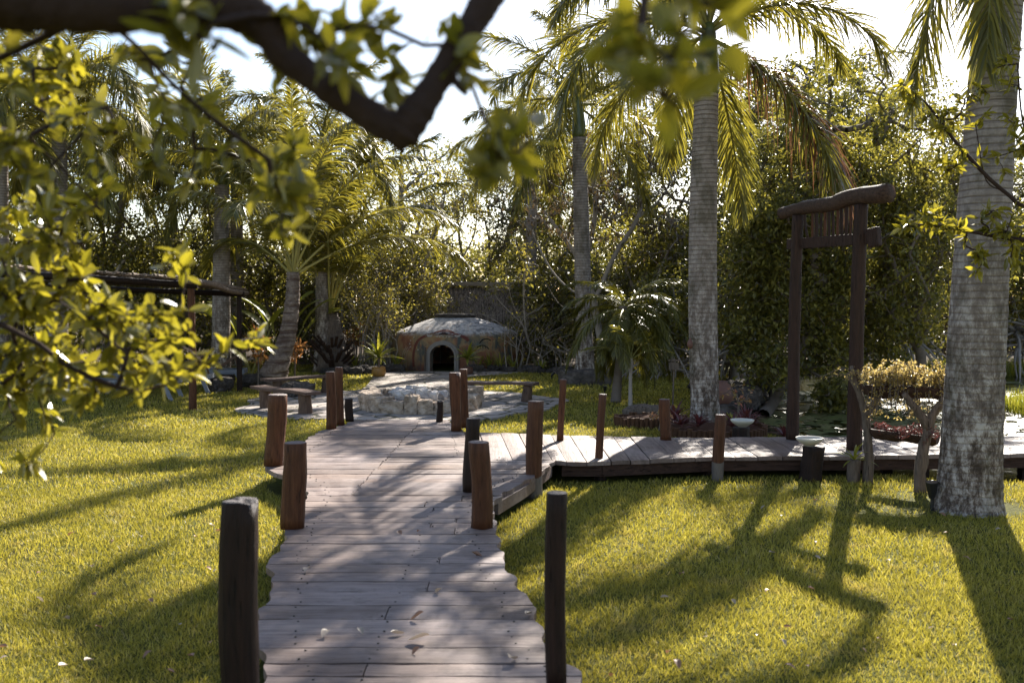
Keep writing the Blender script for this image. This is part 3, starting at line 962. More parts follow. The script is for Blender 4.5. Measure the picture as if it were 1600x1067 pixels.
for r, z in lip:
    for k in range(n): V.append((r * math.cos(k * 2 * PI / n) * (1 + .03 * math.sin(k * 1.7)), r * math.sin(k * 2 * PI / n), z))
g.add(V, [[(a * n + k, a * n + (k + 1) % n, (a + 1) * n + (k + 1) % n, (a + 1) * n + k) for a in range(len(lip) - 1) for k in range(n)]])
part('smoke_cap', g, M['darkrock'], hut, smooth=True)
def arch_ring(g, w0, h0, w1, h1, depth, yoff, n=24):
    """arch frame between inner (w0,h0) and outer (w1,h1) outlines in local x,z; front at y=-depth"""
    def outline(w, h):
        pts = [(-w, 0)] + [(-w * math.cos(t), h - w + w * math.sin(t)) for t in np.linspace(0, PI, n)] + [(w, 0)]
        return pts
    A, B = outline(w0, h0), outline(w1, h1); m = len(A)
    V = [(x, yoff - depth, z) for x, z in A] + [(x, yoff - depth, z) for x, z in B] + [(x, yoff + .3, z) for x, z in A] + [(x, yoff + .3, z) for x, z in B]
    F = []
    for k in range(m - 1):
        F += [(k, k + 1, m + k + 1, m + k), (2 * m + k, 2 * m + k + 1, k + 1, k), (m + k, m + k + 1, 3 * m + k + 1, 3 * m + k)]
    return V, F
ca, sa = math.cos(DA + PI / 2), math.sin(DA + PI / 2)
Rz = np.array([[ca, -sa, 0], [sa, ca, 0], [0, 0, 1]]); dpos = np.array((1.6 * math.cos(DA), 1.6 * math.sin(DA), 0))
dr = thing('doorway', None, None); dr.parent = hut; dr.location = [float(a) for a in dpos]; dr.rotation_euler = (0, 0, DA + PI / 2)
for gname, args, m_ in (('outer_frame', (.33, .73, .38, .79, .05, -.02), 'plaster'), ('inner_frame', (.285, .685, .335, .735, .08, -.02), 'plaster')):
    g = Geo(); V, F = arch_ring(g, *args); g.add(V, [F]); part(gname, g, M[m_], dr)
g = Geo(); tube(g, [(-.40, -.1, -.02), (-.385, -.11, .62)], .022, 8); part('leaning_stick', g, M['greywood'], dr)
# painted serpent mask above the door: eyes, snout, teeth and curling bands in low relief
def on_dome(t, z):
    r = float(np.interp(z, prof[:, 1], prof[:, 0])) * (1 + .012 * math.sin(3 * t + z * 2) + .01 * math.sin(7 * t + 1)) + .006
    return (r * math.cos(t), r * math.sin(t), z)
def band(g, pts, w):
    V = []; F = []
    pts = smoothpath([(a, b, 0) for a, b in pts], 26)[:, :2]
    tn = unit(np.gradient(pts * np.array((1.6, 1)), axis=0))
    for (t, z), d in zip(pts, tn):
        for s in (-1, 1): V.append(on_dome(DA + t - s * d[1] * w / 1.6, z + s * d[0] * w))
    for k in range(len(pts) - 1): F.append((2 * k, 2 * k + 1, 2 * k + 3, 2 * k + 2))
    g.add(V, [F])
g = Geo()
band(g, [(-.48, .1), (-.47, .45), (-.4, .78), (-.24, .93), (0, .98), (.24, .93), (.36, .82)], .035)
band(g, [(-.16, .98), (-.1, 1.03), (.0, 1.05), (.1, 1.03), (.16, .98)], .022)
band(g, [(.28, .9), (.34, .86), (.38, .78)], .04)
part('painted_serpent_bands', g, M['mat_red'], hut)
g = Geo()
for s in (-1, 1):
    band(g, [(s * .27, .935), (s * .22, .915), (s * .17, .925)], .014)
    band(g, [(s * .25, .90), (s * .21, .89), (s * .18, .90)], .008)
for t in (-.09, -.05, 0, .05, .09): band(g, [(t, .905), (t, .895), (t, .88)], .012)
for k, (t, z) in enumerate([(-.55, .78), (-.56, .7), (-.54, .62), (-.4, .55), (-.5, .87)]): band(g, [(t, z), (t + .012, z), (t + .024, z)], .014)
for dx in (0, .04, .08): band(g, [(-.68 + dx * .6, .05), (-.7 + dx, .4), (-.62 + dx, .62)], .005)
part('painted_serpent_eyes', g, M['mat_white'], hut)
g = Geo()
band(g, [(.55, .72), (.6, .8), (.68, .83), (.74, .78)], .014); band(g, [(.5, .62), (.6, .66), (.66, .62), (.7, .56)], .012)
for t in (.52, .56, .6, .64): band(g, [(t, .66), (t, .62), (t, .58)], .007)
band(g, [(-.07, .955), (0, .975), (.07, .955)], .018)
part('painted_dark_figures', g, M['figure_paint'], hut)

# thatched shelter behind
b0 = P(700, 470, 30.6); b1 = P(838, 470, 30.6)
cx, cy = (b0[0] + b1[0]) / 2, 31.2
th_ = thing('thatched_shelter', 'grey palm-thatched shelter behind the domed hut', 'shelter', (cx, cy, 0), .06)
wid = 2.75
g = Geo(); zr = P(765, 449, 31.2)[2]; ze = P(765, 500, 30.4)[2]
q = np.random.default_rng(3)
for side in (-1, 1):
    n = 5200; u = q.uniform(-wid / 2, wid / 2, n); v = q.uniform(0, 1.04, n) ** .8
    O = np.stack([u, side * v * 1.2, zr + (ze + .15 - zr) * v], -1); L = q.uniform(.25, .45, n)
    d = np.stack([q.normal(0, .1, n), np.full(n, side * .55), np.full(n, -.9)], -1)
    stamp(g, [(0, -.5, 0), (1, -.35, .0), (1, .35, 0), (0, .5, 0)], [(0, 1, 2, 3)], O + np.array((0, side * .02, .02)) * q.uniform(0, 2, (n, 1)), d, np.tile((0, side, .6), (n, 1)) + q.normal(0, .3, (n, 3)), np.stack([L, np.full(n, .022), np.ones(n)], -1))
    box(g, (0, side * .54, (zr + ze) / 2 - .12), (wid, .05, math.hypot(1.25, zr - ze)), np.array([[1, 0, 0], [0, math.cos(side * .8), -math.sin(side * .8)], [0, math.sin(side * .8), math.cos(side * .8)]]))
part('thatch_roof', g, M['thatch'], th_)
g = Geo(); box(g, (-.32, -.02, zr + .10), (2.05, .42, .13)); part('ridge_cap', g, M['pale_board'], th_, bevel=.02); g = Geo(); box(g, (1.03, .0, zr + .085), (.65, .36, .11)); part('ridge_cap', g, M['greywood'], th_, bevel=.02)
for sx in (-1, 1):
    for sy in (-1, 1):
        g = Geo(); tube(g, [(sx * 1.2, sy * .95, -.05), (sx * 1.2, sy * .9, ze + .35)], .07, 8); part('roof_post', g, M['post_dark'], th_)

# ================================================================== pergola and loungers
pa = G(301, 641); pb = G(375, 614)
pg = thing('pole_pergola', 'rustic pergola with a roof of thin poles at the left of the lawn', 'pergola', (pa[0], pa[1], 0))
o0 = np.array((pa[0], pa[1], 0))
zt = P(301, 444, pa[1])[2]; zb = P(378, 462, pb[1])[2]
posts = [((pa[0], pa[1]), zt, .065), ((pb[0], pb[1]), zb, .055), ((pa[0] - 4.0, pa[1] - .3), zt + .3, .065), ((pb[0] - 4.3, pb[1]), zb + .2, .06)]
for k, ((x, y), z, r) in enumerate(posts):
    g = log_geo(r, z, 60 + k, sides=12, z0=-.05, taper=.1, topdome=0.05); g.V = [v + np.array((x, y, 0)) - o0 for v in g.V]
    part('post', g, M['post'] if k == 0 else M['post_dark'], pg, smooth=True)
g = Geo()
tube(g, smoothpath([np.array((pa[0] + .05, pa[1] - .35, zt + .05)) - o0, np.array((pa[0], pa[1] + 1.2, zt + .01)) - o0, np.array((pa[0] + .02, pb[1] - 1, zb + .09)) - o0, np.array((pb[0] + .02, pb[1] + .5, zb + .05)) - o0], 12), .05, 10)
part('side_beam', g, M['polewood'], pg, smooth=True)
g = Geo()
tube(g, [np.array((pa[0] + .12, pa[1] - .06, zt - .02)) - o0, np.array((pa[0] - 4.3, pa[1] - .3, zt + .26)) - o0], .06, 10)
part('cross_beam', g, M['post_dark'], pg, smooth=True)
g = Geo()
tube(g, [np.array((pb[0] + .1, pb[1], zb + .03)) - o0, np.array((pb[0] - 4.5, pb[1], zb + .2)) - o0], .055, 10)
part('cross_beam', g, M['post_dark'], pg, smooth=True)
g = Geo(); q = np.random.default_rng(4)
for k in range(46):
    f = k / 45; x = -4.3 * f
    za = zt + .09 + .28 * f; zc = zb + .12 + .17 * f
    tube(g, smoothpath([(x + q.normal(0, .02), -.38 + q.uniform(-.2, .1), za + q.uniform(0, .03)), (x + .03, 1.6, (za + zc) / 2 + q.uniform(-.02, .03)), (x + q.normal(0, .04), pb[1] - pa[1] + .45 + q.uniform(-.2, .2), zc)], 6), q.uniform(.018, .03), 6)
part('roof_poles', g, M['polewood'], pg)

def lounger(loc, rz, label, backang=.75):
    t = thing('sun_lounger', label, 'sun lounger', loc, rz, 'sun loungers under the pergola')
    g = Geo()
    for s in (-1, 1): box(g, (0, s * .31, .34), (1.95, .045, .09))
    for x in (-.96, .96): box(g, (x, 0, .34), (.045, .58, .085))
    part('frame', g, M['bluegrey'], t, bevel=.005)
    g = Geo()
    for x in np.arange(-.88, .4, .1): box(g, (x, 0, .375), (.075, .6, .02))
    part('slats', g, M['bluegrey'], t)
    for sx, k in ((-.8, -.16), (.8, .16)):
        for s in (-1, 1):
            g = Geo(); beam(g, (sx, s * .34, .37), (sx + k, s * .34, 0.0), .035, .07); part('leg', g, M['bluegrey'], t)
    L = .75; c, s_ = math.cos(backang), math.sin(backang)
    g = Geo()
    for s in (-1, 1): beam(g, (.38, s * .26, .38), (.38 + L * c, s * .26, .38 + L * s_), .03, .05)
    for k in range(7):
        u = .08 + k * .1; box(g, (.38 + u * c, 0, .38 + u * s_ + .01), (.07, .5, .018), np.array([[c, 0, -s_], [0, 1, 0], [s_, 0, c]]))
    part('backrest', g, M['fabric'], t)
    g = Geo()
    for s in (-1, 1): beam(g, (.38 + .5 * c, s * .22, .38 + .5 * s_), (.85, s * .22, .36), .025, .035)
    part('backrest_prop', g, M['fabric'], t)
l1 = G(185, 628); l2 = G(215, 612); l3 = G(268, 596)
lounger((-7.15, 18.3, 0), .05, 'blue-grey wooden sun lounger nearest the camera under the pergola', .9)
lounger((-6.9, 19.6, 0), .1, 'blue-grey wooden sun lounger with dark raised back in the middle of the row', .7)
lounger((-6.6, 20.9, 0), .15, 'blue-grey wooden sun lounger farthest back under the pergola', .6)

# ================================================================== timber gate
gl = G(1237, 686, DZ); gr = G(1333, 703, DZ)
o0 = np.array((gl[0], gl[1], DZ))
gate = thing('timber_gate', 'tall reddish timber gateway with log lintel and slatted panel over the side walkway', 'gate', o0)
def loc_(p): return np.asarray(p, float) - o0
zl, zr_ = P(1245, 337, gl[1])[2], P(1343, 320, gr[1])[2]
for (b, z, r, lx, sd) in ((gl, zl, .074, .05, 1), (gr, zr_, .082, .06, 2)):
    g = log_geo(r, z - DZ, 70 + sd, sides=16, lean=(lx, 0), z0=0, taper=.12, wob=.03, square=.5, bulge=.03, topdome=.05)
    g.V = [v + loc_((b[0], b[1], DZ)) for v in g.V]; part('gate_post', g, M['gatewood'], gate, smooth=True)
dirg = unit(np.array((gr[0] + .06 - gl[0] - .05, gr[1] - gl[1], 0)))
tl = np.array((gl[0] + .05, gl[1], zl)); tr = np.array((gr[0] + .06, gr[1], zr_))
g = Geo(); q = np.random.default_rng(2)
a = tl - dirg * .28 + np.array((0, 0, .045)); b = tr + dirg * .36 + np.array((0, 0, .085))
pp = smoothpath([a, a * .75 + b * .25 + (0, 0, .02), (a + b) / 2 + (0, 0, .0), a * .3 + b * .7 + (0, 0, .035), b], 18)
tube(g, pp - o0, np.linspace(.07, .098, 18) * (1 + q.normal(0, .03, 18)), 16, wob=.03, rng=q)
part('lintel_log', g, M['gatelog'], gate, smooth=True)
zrl = P(1237, 388, gl[1])[2]; zrr = P(1343, 366, gr[1])[2]
g = Geo(); zm = (zrl + zrr) / 2
beam(g, loc_((*(tl - dirg * .17)[:2], zm - .0)), loc_((*(tr + dirg * .2)[:2], zm + .0)), .045, .12)
part('rail', g, M['gatewood'], gate, bevel=.006)
g = Geo(); beam(g, loc_((*(tr + dirg * .1)[:2], zm)), loc_((*(tr + dirg * .24)[:2], zm + .02)), .07, .2); part('tenon', g, M['gatewood'], gate, bevel=.01)
for k in range(11):
    f = .24 + k * .066
    p = tl + (tr - tl) * f; ztop = (zl + (zr_ - zl) * f) + .03
    g = Geo(); tube(g, [loc_((p[0], p[1], zm + .05)), loc_((p[0] + q.normal(0, .006), p[1], ztop))], q.uniform(.015, .02), 8); part('slat', g, M['gatewood'] if k % 3 else M['post'], gate)
g = Geo(); p = tl + (tr - tl) * .1; p2 = tl + (tr - tl) * .16
tube(g, smoothpath([loc_((p[0], p[1], zl + .02)), loc_((p[0] + .01, p[1], zl - .12)), loc_((p2[0], p2[1], zm + .05))], 7), .016, 8); part('curved_brace', g, M['gatewood'], gate, smooth=True)

# ================================================================== bowls on stumps
def bowl(loc, r, label):
    prof_ = [(0, 0), (.36, 0), (.38, .06), (.5, .1), (.8, .3), (.95, .46), (1.0, .60), (.97, .62), (.93, .58), (.84, .42), (.55, .2), (0, .14)]
    g = Geo(); n = 48
    V = [(a * r * math.cos(k * 2 * PI / n), a * r * math.sin(k * 2 * PI / n), b * r) for a, b in prof_ for k in range(n)]
    g.add(V, [[(a * n + k, a * n + (k + 1) % n, (a + 1) * n + (k + 1) % n, (a + 1) * n + k) for a in range(len(prof_) - 1) for k in range(n)]])
    return solo('ceramic_bowl', g, M['ceramic'], label, 'bowl', loc, 'bowls on stumps', smooth=True)
s1 = G(1269, 750)
h1 = P(1269, 697, s1[1])[2]
g = log_geo(17.5 / FPX * s1[1], h1, 81, z0=-.05, taper=.03, topdome=.02, wob=.05)
solo('log_stump', g, M['post_dark'], 'thick dark stump holding the nearer bowl in front of the gate', 'stump', (s1[0], s1[1], 0), 'stumps carrying bowls', smooth=True)
bowl((s1[0] - .03, s1[1], h1 + .004), 21.5 / FPX * s1[1], 'cream ceramic bowl on the dark stump in front of the gate')
s2 = G(1164, 687, .1); s2[1] += .15
h2 = P(1165, 667, s2[1])[2]
g = log_geo(14 / FPX * s2[1], h2, 82, z0=-.05, taper=.03, topdome=.02)
solo('log_stump', g, M['post_dark'], 'low dark stump among red plants behind the walkway holding the farther bowl', 'stump', (s2[0], s2[1], 0), 'stumps carrying bowls', smooth=True)
bowl((s2[0], s2[1], h2 + .004), 18.5 / FPX * s2[1], 'cream ceramic bowl on the low stump behind the walkway by the palm')

# ================================================================== driftwood planter with two hollow-log troughs
c1, c2 = G(1356, 755), G(1437, 768)
o0 = np.array(((c1[0] + c2[0]) / 2, (c1[1] + c2[1]) / 2, 0))
plt_ = thing('driftwood_planter', 'planter stand of two forked driftwood posts holding hollow log troughs beside the big palm', 'planter', o0)
yl, yr = c1[1], c2[1]
def L_(px, py, y): return P(px, py, y) - o0
q = np.random.default_rng(8)
g = Geo(); pts = smoothpath([L_(1356, 765, yl), L_(1357, 700, yl), L_(1352, 650, yl), L_(1342, 612, yl), L_(1325, 583, yl)], 16)
tube(g, pts, np.linspace(.048, .026, 16), 12, wob=.14, rng=q)
tube(g, smoothpath([L_(1352, 650, yl), L_(1368, 625, yl), L_(1372, 600, yl)], 8), np.linspace(.038, .022, 8), 10, wob=.12, rng=q)
tube(g, smoothpath([L_(1342, 612, yl), L_(1336, 598, yl), L_(1330, 572, yl)], 8), np.linspace(.026, .018, 8), 8, wob=.12, rng=q)
part('forked_post', g, M['greywood'], plt_, smooth=True)
g = Geo(); pts = smoothpath([L_(1436, 775, yr), L_(1441, 710, yr), L_(1452, 665, yr), L_(1462, 640, yr), L_(1483, 618, yr)], 16)
tube(g, pts, np.linspace(.056, .034, 16), 12, wob=.14, rng=q)
tube(g, smoothpath([L_(1452, 668, yr), L_(1432, 640, yr), L_(1412, 615, yr)], 8), np.linspace(.048, .028, 8), 10, wob=.12, rng=q)
part('forked_post', g, M['greywood'], plt_, smooth=True)
def trough(a, b, r, name):
    a, b = np.asarray(a, float), np.asarray(b, float); d = b - a; L = np.linalg.norm(d); x = d / L
    y = unit(np.cross((0, 0, 1.0), x)); z = np.cross(x, y); g = Geo(); n = 14; m = 12
    outer, inner = [], []
    for i in range(n):
        u = i / (n - 1); rr = r * (1 + .05 * math.sin(u * 7)) * (.72 if i in (0, n - 1) else 1)
        for k in range(m):
            t = PI + PI * k / (m - 1); w = 1 + q.normal(0, .03)
            outer.append(a + d * u + y * rr * w * math.cos(t) + z * rr * w * math.sin(t))
            inner.append(a + d * (.04 + .92 * u) + y * rr * .8 * math.cos(t) + z * (rr * .75 * math.sin(t)))
    V = outer + inner; N_ = n * m; F = []
    for i in range(n - 1):
        for k in range(m - 1):
            s = i * m + k
            F += [(s, s + m, s + m + 1, s + 1), (N_ + s, N_ + s + 1, N_ + s + m + 1, N_ + s + m)]
        for k in (0, m - 1):
            s = i * m + k; F.append((s, N_ + s, N_ + s + m, s + m))
    for i in (0, n - 1):
        for k in range(m - 1):
            s = i * m + k; F.append((s, s + 1, N_ + s + 1, N_ + s))
    g.add(V, [F])
    f = list(range(m)); g.add([outer[k] for k in range(m)], [[tuple(f)]]); g.add([outer[N_ - m + k] for k in range(m)], [[tuple(f[::-1])]])
    g.add([a + d * .03 - y * r * .8 - z * .02, a + d * .97 - y * r * .8 - z * .02, a + d * .97 + y * r * .8 - z * .02, a + d * .03 + y * r * .8 - z * .02], [[(0, 1, 2, 3)]], 1)
    part(name, g, [M['troughwood'], M['soil']], plt_)
trough(L_(1350, 602, yl - .05), L_(1482, 606, yr + .05), .115, 'upper_trough')
trough(L_(1361, 668, yl + .02), L_(1466, 682, yr + .06), .10, 'lower_trough')

# small spotlights, urn, sign, logs
def spot(px, yb, yt, label, s=1.0, tilt=.4):
    b = G(px, yb); h = P(px, yt, b[1])[2]
    t = thing('garden_spotlight', label, 'spotlight', (b[0], b[1], 0), 0, 'black garden spotlights in the lawn')
    g = Geo(); tube(g, [(0, 0, -.04), (0, 0, h * .55)], h * .06, 8); part('stake', g, M['black'], t)
    g = Geo(); tube(g, [(-h * .02, 0, h * .4), (0, 0, h * .6), (h * tilt * .35, -.01, h)], [h * .08, h * .15, h * .22], 14); part('lamp_head', g, M['black'], t, bevel=.003)
spot(1456, 797, 752, 'black garden spotlight at the foot of the big right palm', tilt=-.1)
spot(862, 594, 581, 'small black spotlight on the lawn behind the right bench', tilt=1.0)
spot(945, 618, 603, 'small black spotlight on the lawn beside the slim dark palm stem', tilt=.1)

u0 = G(1124, 640); u0[1] = 16.2
prof_ = [(.5, 0), (.8, .25), (1.0, .7), (.95, 1.1), (.75, 1.4), (.6, 1.5), (.62, 1.6), (.5, 1.6), (.45, 1.4)]
def lathe(prof_, s, n=28):
    g = Geo(); V = [(a * s * math.cos(k * 2 * PI / n), a * s * math.sin(k * 2 * PI / n), b * s) for a, b in prof_ for k in range(n)]
    g.add(V, [[(a * n + k, a * n + (k + 1) % n, (a + 1) * n + (k + 1) % n, (a + 1) * n + k) for a in range(len(prof_) - 1) for k in range(n)]])
    g.add([V[k] for k in range(n)], [[tuple(range(n))[::-1]]]); return g
up = P(1121, 635, 16.2)
solo('clay_urn', lathe(prof_, .26), M['urn'], 'brown clay urn standing behind the middle palm trunk', 'urn', (up[0], 16.2, .1), smooth=True)
g = Geo(); V, F = rough_block((.7, .7, .3), 55, rnd=.5); g.add(V + np.array((0, 0, .0)), [F])
solo('rock', g, M['darkrock'], 'flat dark rock under the brown clay urn', 'rock', (up[0], 16.2, 0))
sg = G(1051, 637)
t = thing('stake_sign', 'little weathered board sign on a thin stake left of the middle palm', 'sign', (sg[0], sg[1], 0))
hh = P(1051, 560, sg[1])[2]
g = Geo(); tube(g, [(0, 0, -.05), (.02, 0, hh)], .014, 8); part('stake', g, M['greywood'], t)
g = Geo(); box(g, (.01, -.025, hh - .13), (.17, .03, .13)); box(g, (.02, -.02, hh - .03), (.2, .05, .03)); part('board', g, M['greywood'], t, bevel=.004)

# logs and stake-edged planting beds
lg = G(1008, 652)
g = Geo(); tube(g, smoothpath([(-.35, -.02, .06), (0, 0, .1), (.45, .05, .09)], 9), [.07, .1, .11, .12, .11, .1, .1, .09, .07], 12, wob=.08, rng=q)
solo('fallen_log', g, M['greywood'], 'short dark fallen log lying on the grass by the stake-edged bed', 'log', (lg[0], lg[1], 0), smooth=True)
def bed(cx, cy, rx, ry, h, label, n):
    t = thing('planting_bed', label, 'planting bed', (cx, cy, 0), 0, 'stake-edged planting beds')
    g = Geo(); r = np.random.default_rng(n)
    for k in range(n):
        a = k * 2 * PI / n
        tube(g, [(rx * math.cos(a), ry * math.sin(a), -.05), (rx * math.cos(a) * 1.01, ry * math.sin(a) * 1.01, h + r.uniform(-.02, .02))], PI * (rx + ry) / n * .52, 8)
    part('stake_border', g, M['stakes'], t)
    g = Geo(); m = 32
    V = [(0, 0, h + .03)] + [(rx * .97 * math.cos(k * 2 * PI / m), ry * .97 * math.sin(k * 2 * PI / m), h - .04) for k in range(m)]
    g.add(V, [[(0, 1 + k, 1 + (k + 1) % m) for k in range(m)]]); part('mulch', g, M['mulch'], t)
b1 = G(1023, 668); b2 = G(1103, 684, .1)
bed(b1[0] - .02, b1[1] + .35, .5, .42, .13, 'round planting bed of red mulch edged with short stakes left of the middle palm', 46)
bed(2.75, 13.55, .68, .72, .13, 'stake-edged bed of red bromeliads around the middle palm trunk', 62)

# ---- rock borders
def rock_at(x, y, s, seed, label, group, m='darkrock', z=None):
    base = ROCKS[seed % len(ROCKS)][0 if m == 'darkrock' else 1]
    o = bpy.data.objects.new('rock', base); COL.objects.link(o)
    o.location = (float(x), float(y), float(s * .22 if z is None else z)); o.rotation_euler = (0, 0, seed * 1.7); o.scale = (s, s * (0.8 + (seed % 5) * .08), s * (.7 + (seed % 3) * .15))
    return setp(o, label, 'rock', group)
ROCKS = [(rm.mesh('rock_dark%d' % k, [M['darkrock']]), rm.mesh('rock_pale%d' % k, [M['limestone']])) for k, rm in enumerate(rock_meshes)]
q = np.random.default_rng(12)
def border(line, n, smin, smax, label, group, jit=.25):
    pts = smoothpath([(x, y, 0) for x, y in line], n)
    for k, p in enumerate(pts):
        rock_at(p[0] + q.normal(0, jit * .4), p[1] + q.normal(0, jit), q.uniform(smin, smax), int(q.integers(0, 1000)), label, group)
border([(-4.6, 24.6), (-3.9, 24.9), (-3.3, 25.3), (-2.9, 25.6)], 26, .14, .34, 'rough dark rock in the low border left of the domed hut', 'border rocks left of the hut')
border([(-1.0, 25.5), (0, 25.4), (.8, 25.2), (1.3, 24.9), (1.75, 24.2)], 40, .14, .32, 'rough dark rock in the low border right of the domed hut', 'border rocks right of the hut')
border([(3.7, 20.5), (4.4, 18.8), (4.0, 17.5)], 6, .3, .7, 'dark bank rock at the edge of the pond left of the middle palm', 'bank rocks by the pond', .15)
for k, (px, py, s) in enumerate([(345, 612, .5), (352, 600, .35), (466, 632 - 12, .55), (395, 606, .5)]):
    p = G(px, py); rock_at(p[0], p[1], s, 40 + k, 'grey rock lying by the foot of the leaning palm', 'rocks under the leaning palm')
# ================================================================== plant builders
def grow(paths, tips, step=.25, tipr=.012, expo=.42, rmax=.3, sides=6, rng=None, curve=.18, sag=0.0, tip_first=None):
    """limbs first, then every tip is joined to the nearest wood; returns branch geometry and the direction at each tip"""
    nodes = []; par = []; chains = []
    for p in paths:
        p = np.asarray(p, float)
        if nodes:
            A = np.array(nodes); k0 = int(np.argmin(((A - p[0]) ** 2).sum(1)))
            idx = [k0]; prev = k0
        else:
            nodes.append(p[0]); par.append(-1); idx = [0]; prev = 0
        for q in p[1:]:
            nodes.append(q); par.append(prev); prev = len(nodes) - 1; idx.append(prev)
        chains.append(idx)
    nlimb = len(nodes)
    A = np.array(nodes); T = np.asarray(tips, float)
    D = ((T[:, None] - A[None]) ** 2).sum(2); best = D.argmin(1); bd = D.min(1)
    done = np.zeros(len(T), bool); tipnode = np.zeros(len(T), int); tdir = np.zeros((len(T), 3))
    for _ in range(len(T)):
        k = int(np.where(done, 1e9, bd).argmin()); done[k] = True
        a = np.array(nodes[best[k]]); b = T[k]; L = np.linalg.norm(b - a)
        m = max(2, int(L / step) + 1)
        off = rng.normal(0, curve * L, 3) * .5 if rng is not None else 0
        idx = [int(best[k])]; prev = idx[0]; new = []
        for i in range(1, m + 1):
            u = i / m; p = a + (b - a) * u + off * math.sin(PI * u) + np.array((0, 0, sag * L * math.sin(PI * u)))
            nodes.append(p); par.append(prev); prev = len(nodes) - 1; idx.append(prev); new.append(p)
        chains.append(idx); tipnode[k] = prev
        tdir[k] = nodes[prev] - np.array(nodes[par[prev]])
        N_ = np.array(new); d2 = ((T[:, None] - N_[None]) ** 2).sum(2); jb = d2.argmin(1); jd = d2.min(1)
        base = len(nodes) - len(new); up = jd < bd
        best = np.where(up, base + jb, best); bd = np.where(up, jd, bd)
    cnt = np.zeros(len(nodes)); cnt[tipnode] += 1
    for i in range(len(nodes) - 1, 0, -1): cnt[par[i]] += cnt[i]
    rad = np.minimum(tipr * np.maximum(cnt, .6) ** expo, rmax)
    g = Geo(); A = np.array(nodes)
    for c in chains:
        r = rad[c].copy(); r[0] = min(r[0], r[1] * 1.15)
        sd = 10 if r.max() > .08 else (sides if r.max() > .02 else 4)
        tube(g, A[c], r, sd, cap=False)
    return g, unit(tdir), A, rad

def whorls(g, T, D, n, L, W, rng, spread=.6, back=.1, tpl=LEAF_LO, droop=.15, scatter=0.0, mat=0, lv=.25, up=.8):
    T = np.repeat(T, n, 0); D = np.repeat(D, n, 0); m = len(T)
    rnd = unit(rng.normal(0, 1, (m, 3)))
    rad = unit(rnd - D * (rnd * D).sum(1, keepdims=True))
    d = unit(D * rng.uniform(.1, .9, (m, 1)) + rad * spread * rng.uniform(.6, 1.5, (m, 1)) + np.array((0, 0, -droop)))
    O = T - D * rng.uniform(0, 1, (m, 1)) * back + rng.normal(0, 1, (m, 3)) * scatter
    nh = np.array((0, 0, up)) + rng.normal(0, .55, (m, 3)) - d * .1
    ll = L * rng.uniform(1 - lv, 1 + lv, m); ww = W * rng.uniform(1 - lv, 1 + lv, m)
    stamp(g, tpl[0], tpl[1], O, d, nh, np.stack([ll, ww, ww], -1), mat)

def ellip(rng, c, r, n, shell=.35):
    v = unit(rng.normal(0, 1, (n, 3))) * (rng.uniform(shell ** 3, 1, (n, 1)) ** (1 / 3))
    return np.asarray(c) + v * np.asarray(r)

def frond(L, e0, droop, nl, ll, lw, fwd=(60, 25), plum=0.0, ldroop=.25, bend=0.0, seed=0, pet=.12, rw=.018, rpow=1.25, sweep=0.0):
    """one feather leaf: local x points out, z up. slot 0 leaflets, slot 1 stalk"""
    q = np.random.default_rng(seed); n = 40
    s = np.linspace(0, 1, n); el = e0 - droop * s ** rpow; az = bend * s * s
    T = np.stack([np.cos(el) * np.cos(az), np.cos(el) * np.sin(az), np.sin(el)], -1)
    Pp = np.concatenate([[np.zeros(3)], np.cumsum((T[1:] + T[:-1]) / 2 * L / (n - 1), 0)])
    g = Geo(); tube(g, Pp, rw * (1 - .88 * s) + .002, 6, mat=1, cap=False)
    for side in (-1, 1):
        sl = np.linspace(pet, .995, nl) + q.normal(0, .003, nl); sl = np.clip(sl, pet, 1)
        O = np.stack([np.interp(sl, s, Pp[:, k]) for k in range(3)], -1)
        t_ = unit(np.stack([np.interp(sl, s, T[:, k]) for k in range(3)], -1))
        azl = np.interp(sl, s, az)
        B = np.stack([-np.sin(azl), np.cos(azl), np.zeros(nl)], -1); N_ = np.cross(t_, B)
        f = np.radians(np.interp(sl, [pet, 1], fwd)) + q.normal(0, .08, nl)
        pl = q.choice([-1, 0, 1], nl) * plum + q.normal(.12, .13, nl)
        d = np.cos(f)[:, None] * t_ + np.sin(f)[:, None] * (side * np.cos(pl)[:, None] * B + np.sin(pl)[:, None] * N_)
        d = unit(d)
        us = (sl - pet) / (1 - pet)
        len_ = ll * np.clip(np.sin(PI * (.16 + .78 * us)), .1, 1) ** .7 * q.uniform(.85, 1.1, nl)
        dr = ldroop * q.uniform(.6, 1.5, nl)
        tt = np.array((0, .25, .5, .75, 1.0)); wp_ = np.array((.45, 1, .95, .6, .04)) * lw / 2
        g0 = np.array((0, 0, -1.0))
        wdir = unit(np.cross(d, N_ + q.normal(0, .45, (nl, 3))))
        V = []
        for t, w in zip(tt, wp_):
            c = O + len_[:, None] * (d * (t - .25 * dr[:, None] * t * t) + g0 * (dr[:, None] * t * t) + sweep * np.array((0, 0, 0)) * t)
            V.append(c - wdir * w); V.append(c + wdir * w)
        V = np.stack(V, 1).reshape(-1, 3)
        base = (np.arange(nl) * 10)[:, None, None]
        Q = np.array([(2 * k, 2 * k + 1, 2 * k + 3, 2 * k + 2) for k in range(4)])[None] + base
        g.add(V, [Q.reshape(-1, 4)], 0)
    return g

def trunk_profile(base, top, prof, bow=0.0, n=60, seed=0):
    """prof: (height fraction, radius)"""
    base, top = np.asarray(base, float), np.asarray(top, float)
    u = np.linspace(0, 1, n); q = np.random.default_rng(seed)
    pts = base + (top - base) * u[:, None]; pts[:, 0] += bow * np.sin(PI * u)
    pr = np.array(prof); r = np.interp(u, pr[:, 0], pr[:, 1]) * (1 + q.normal(0, .006, n))
    return pts, r

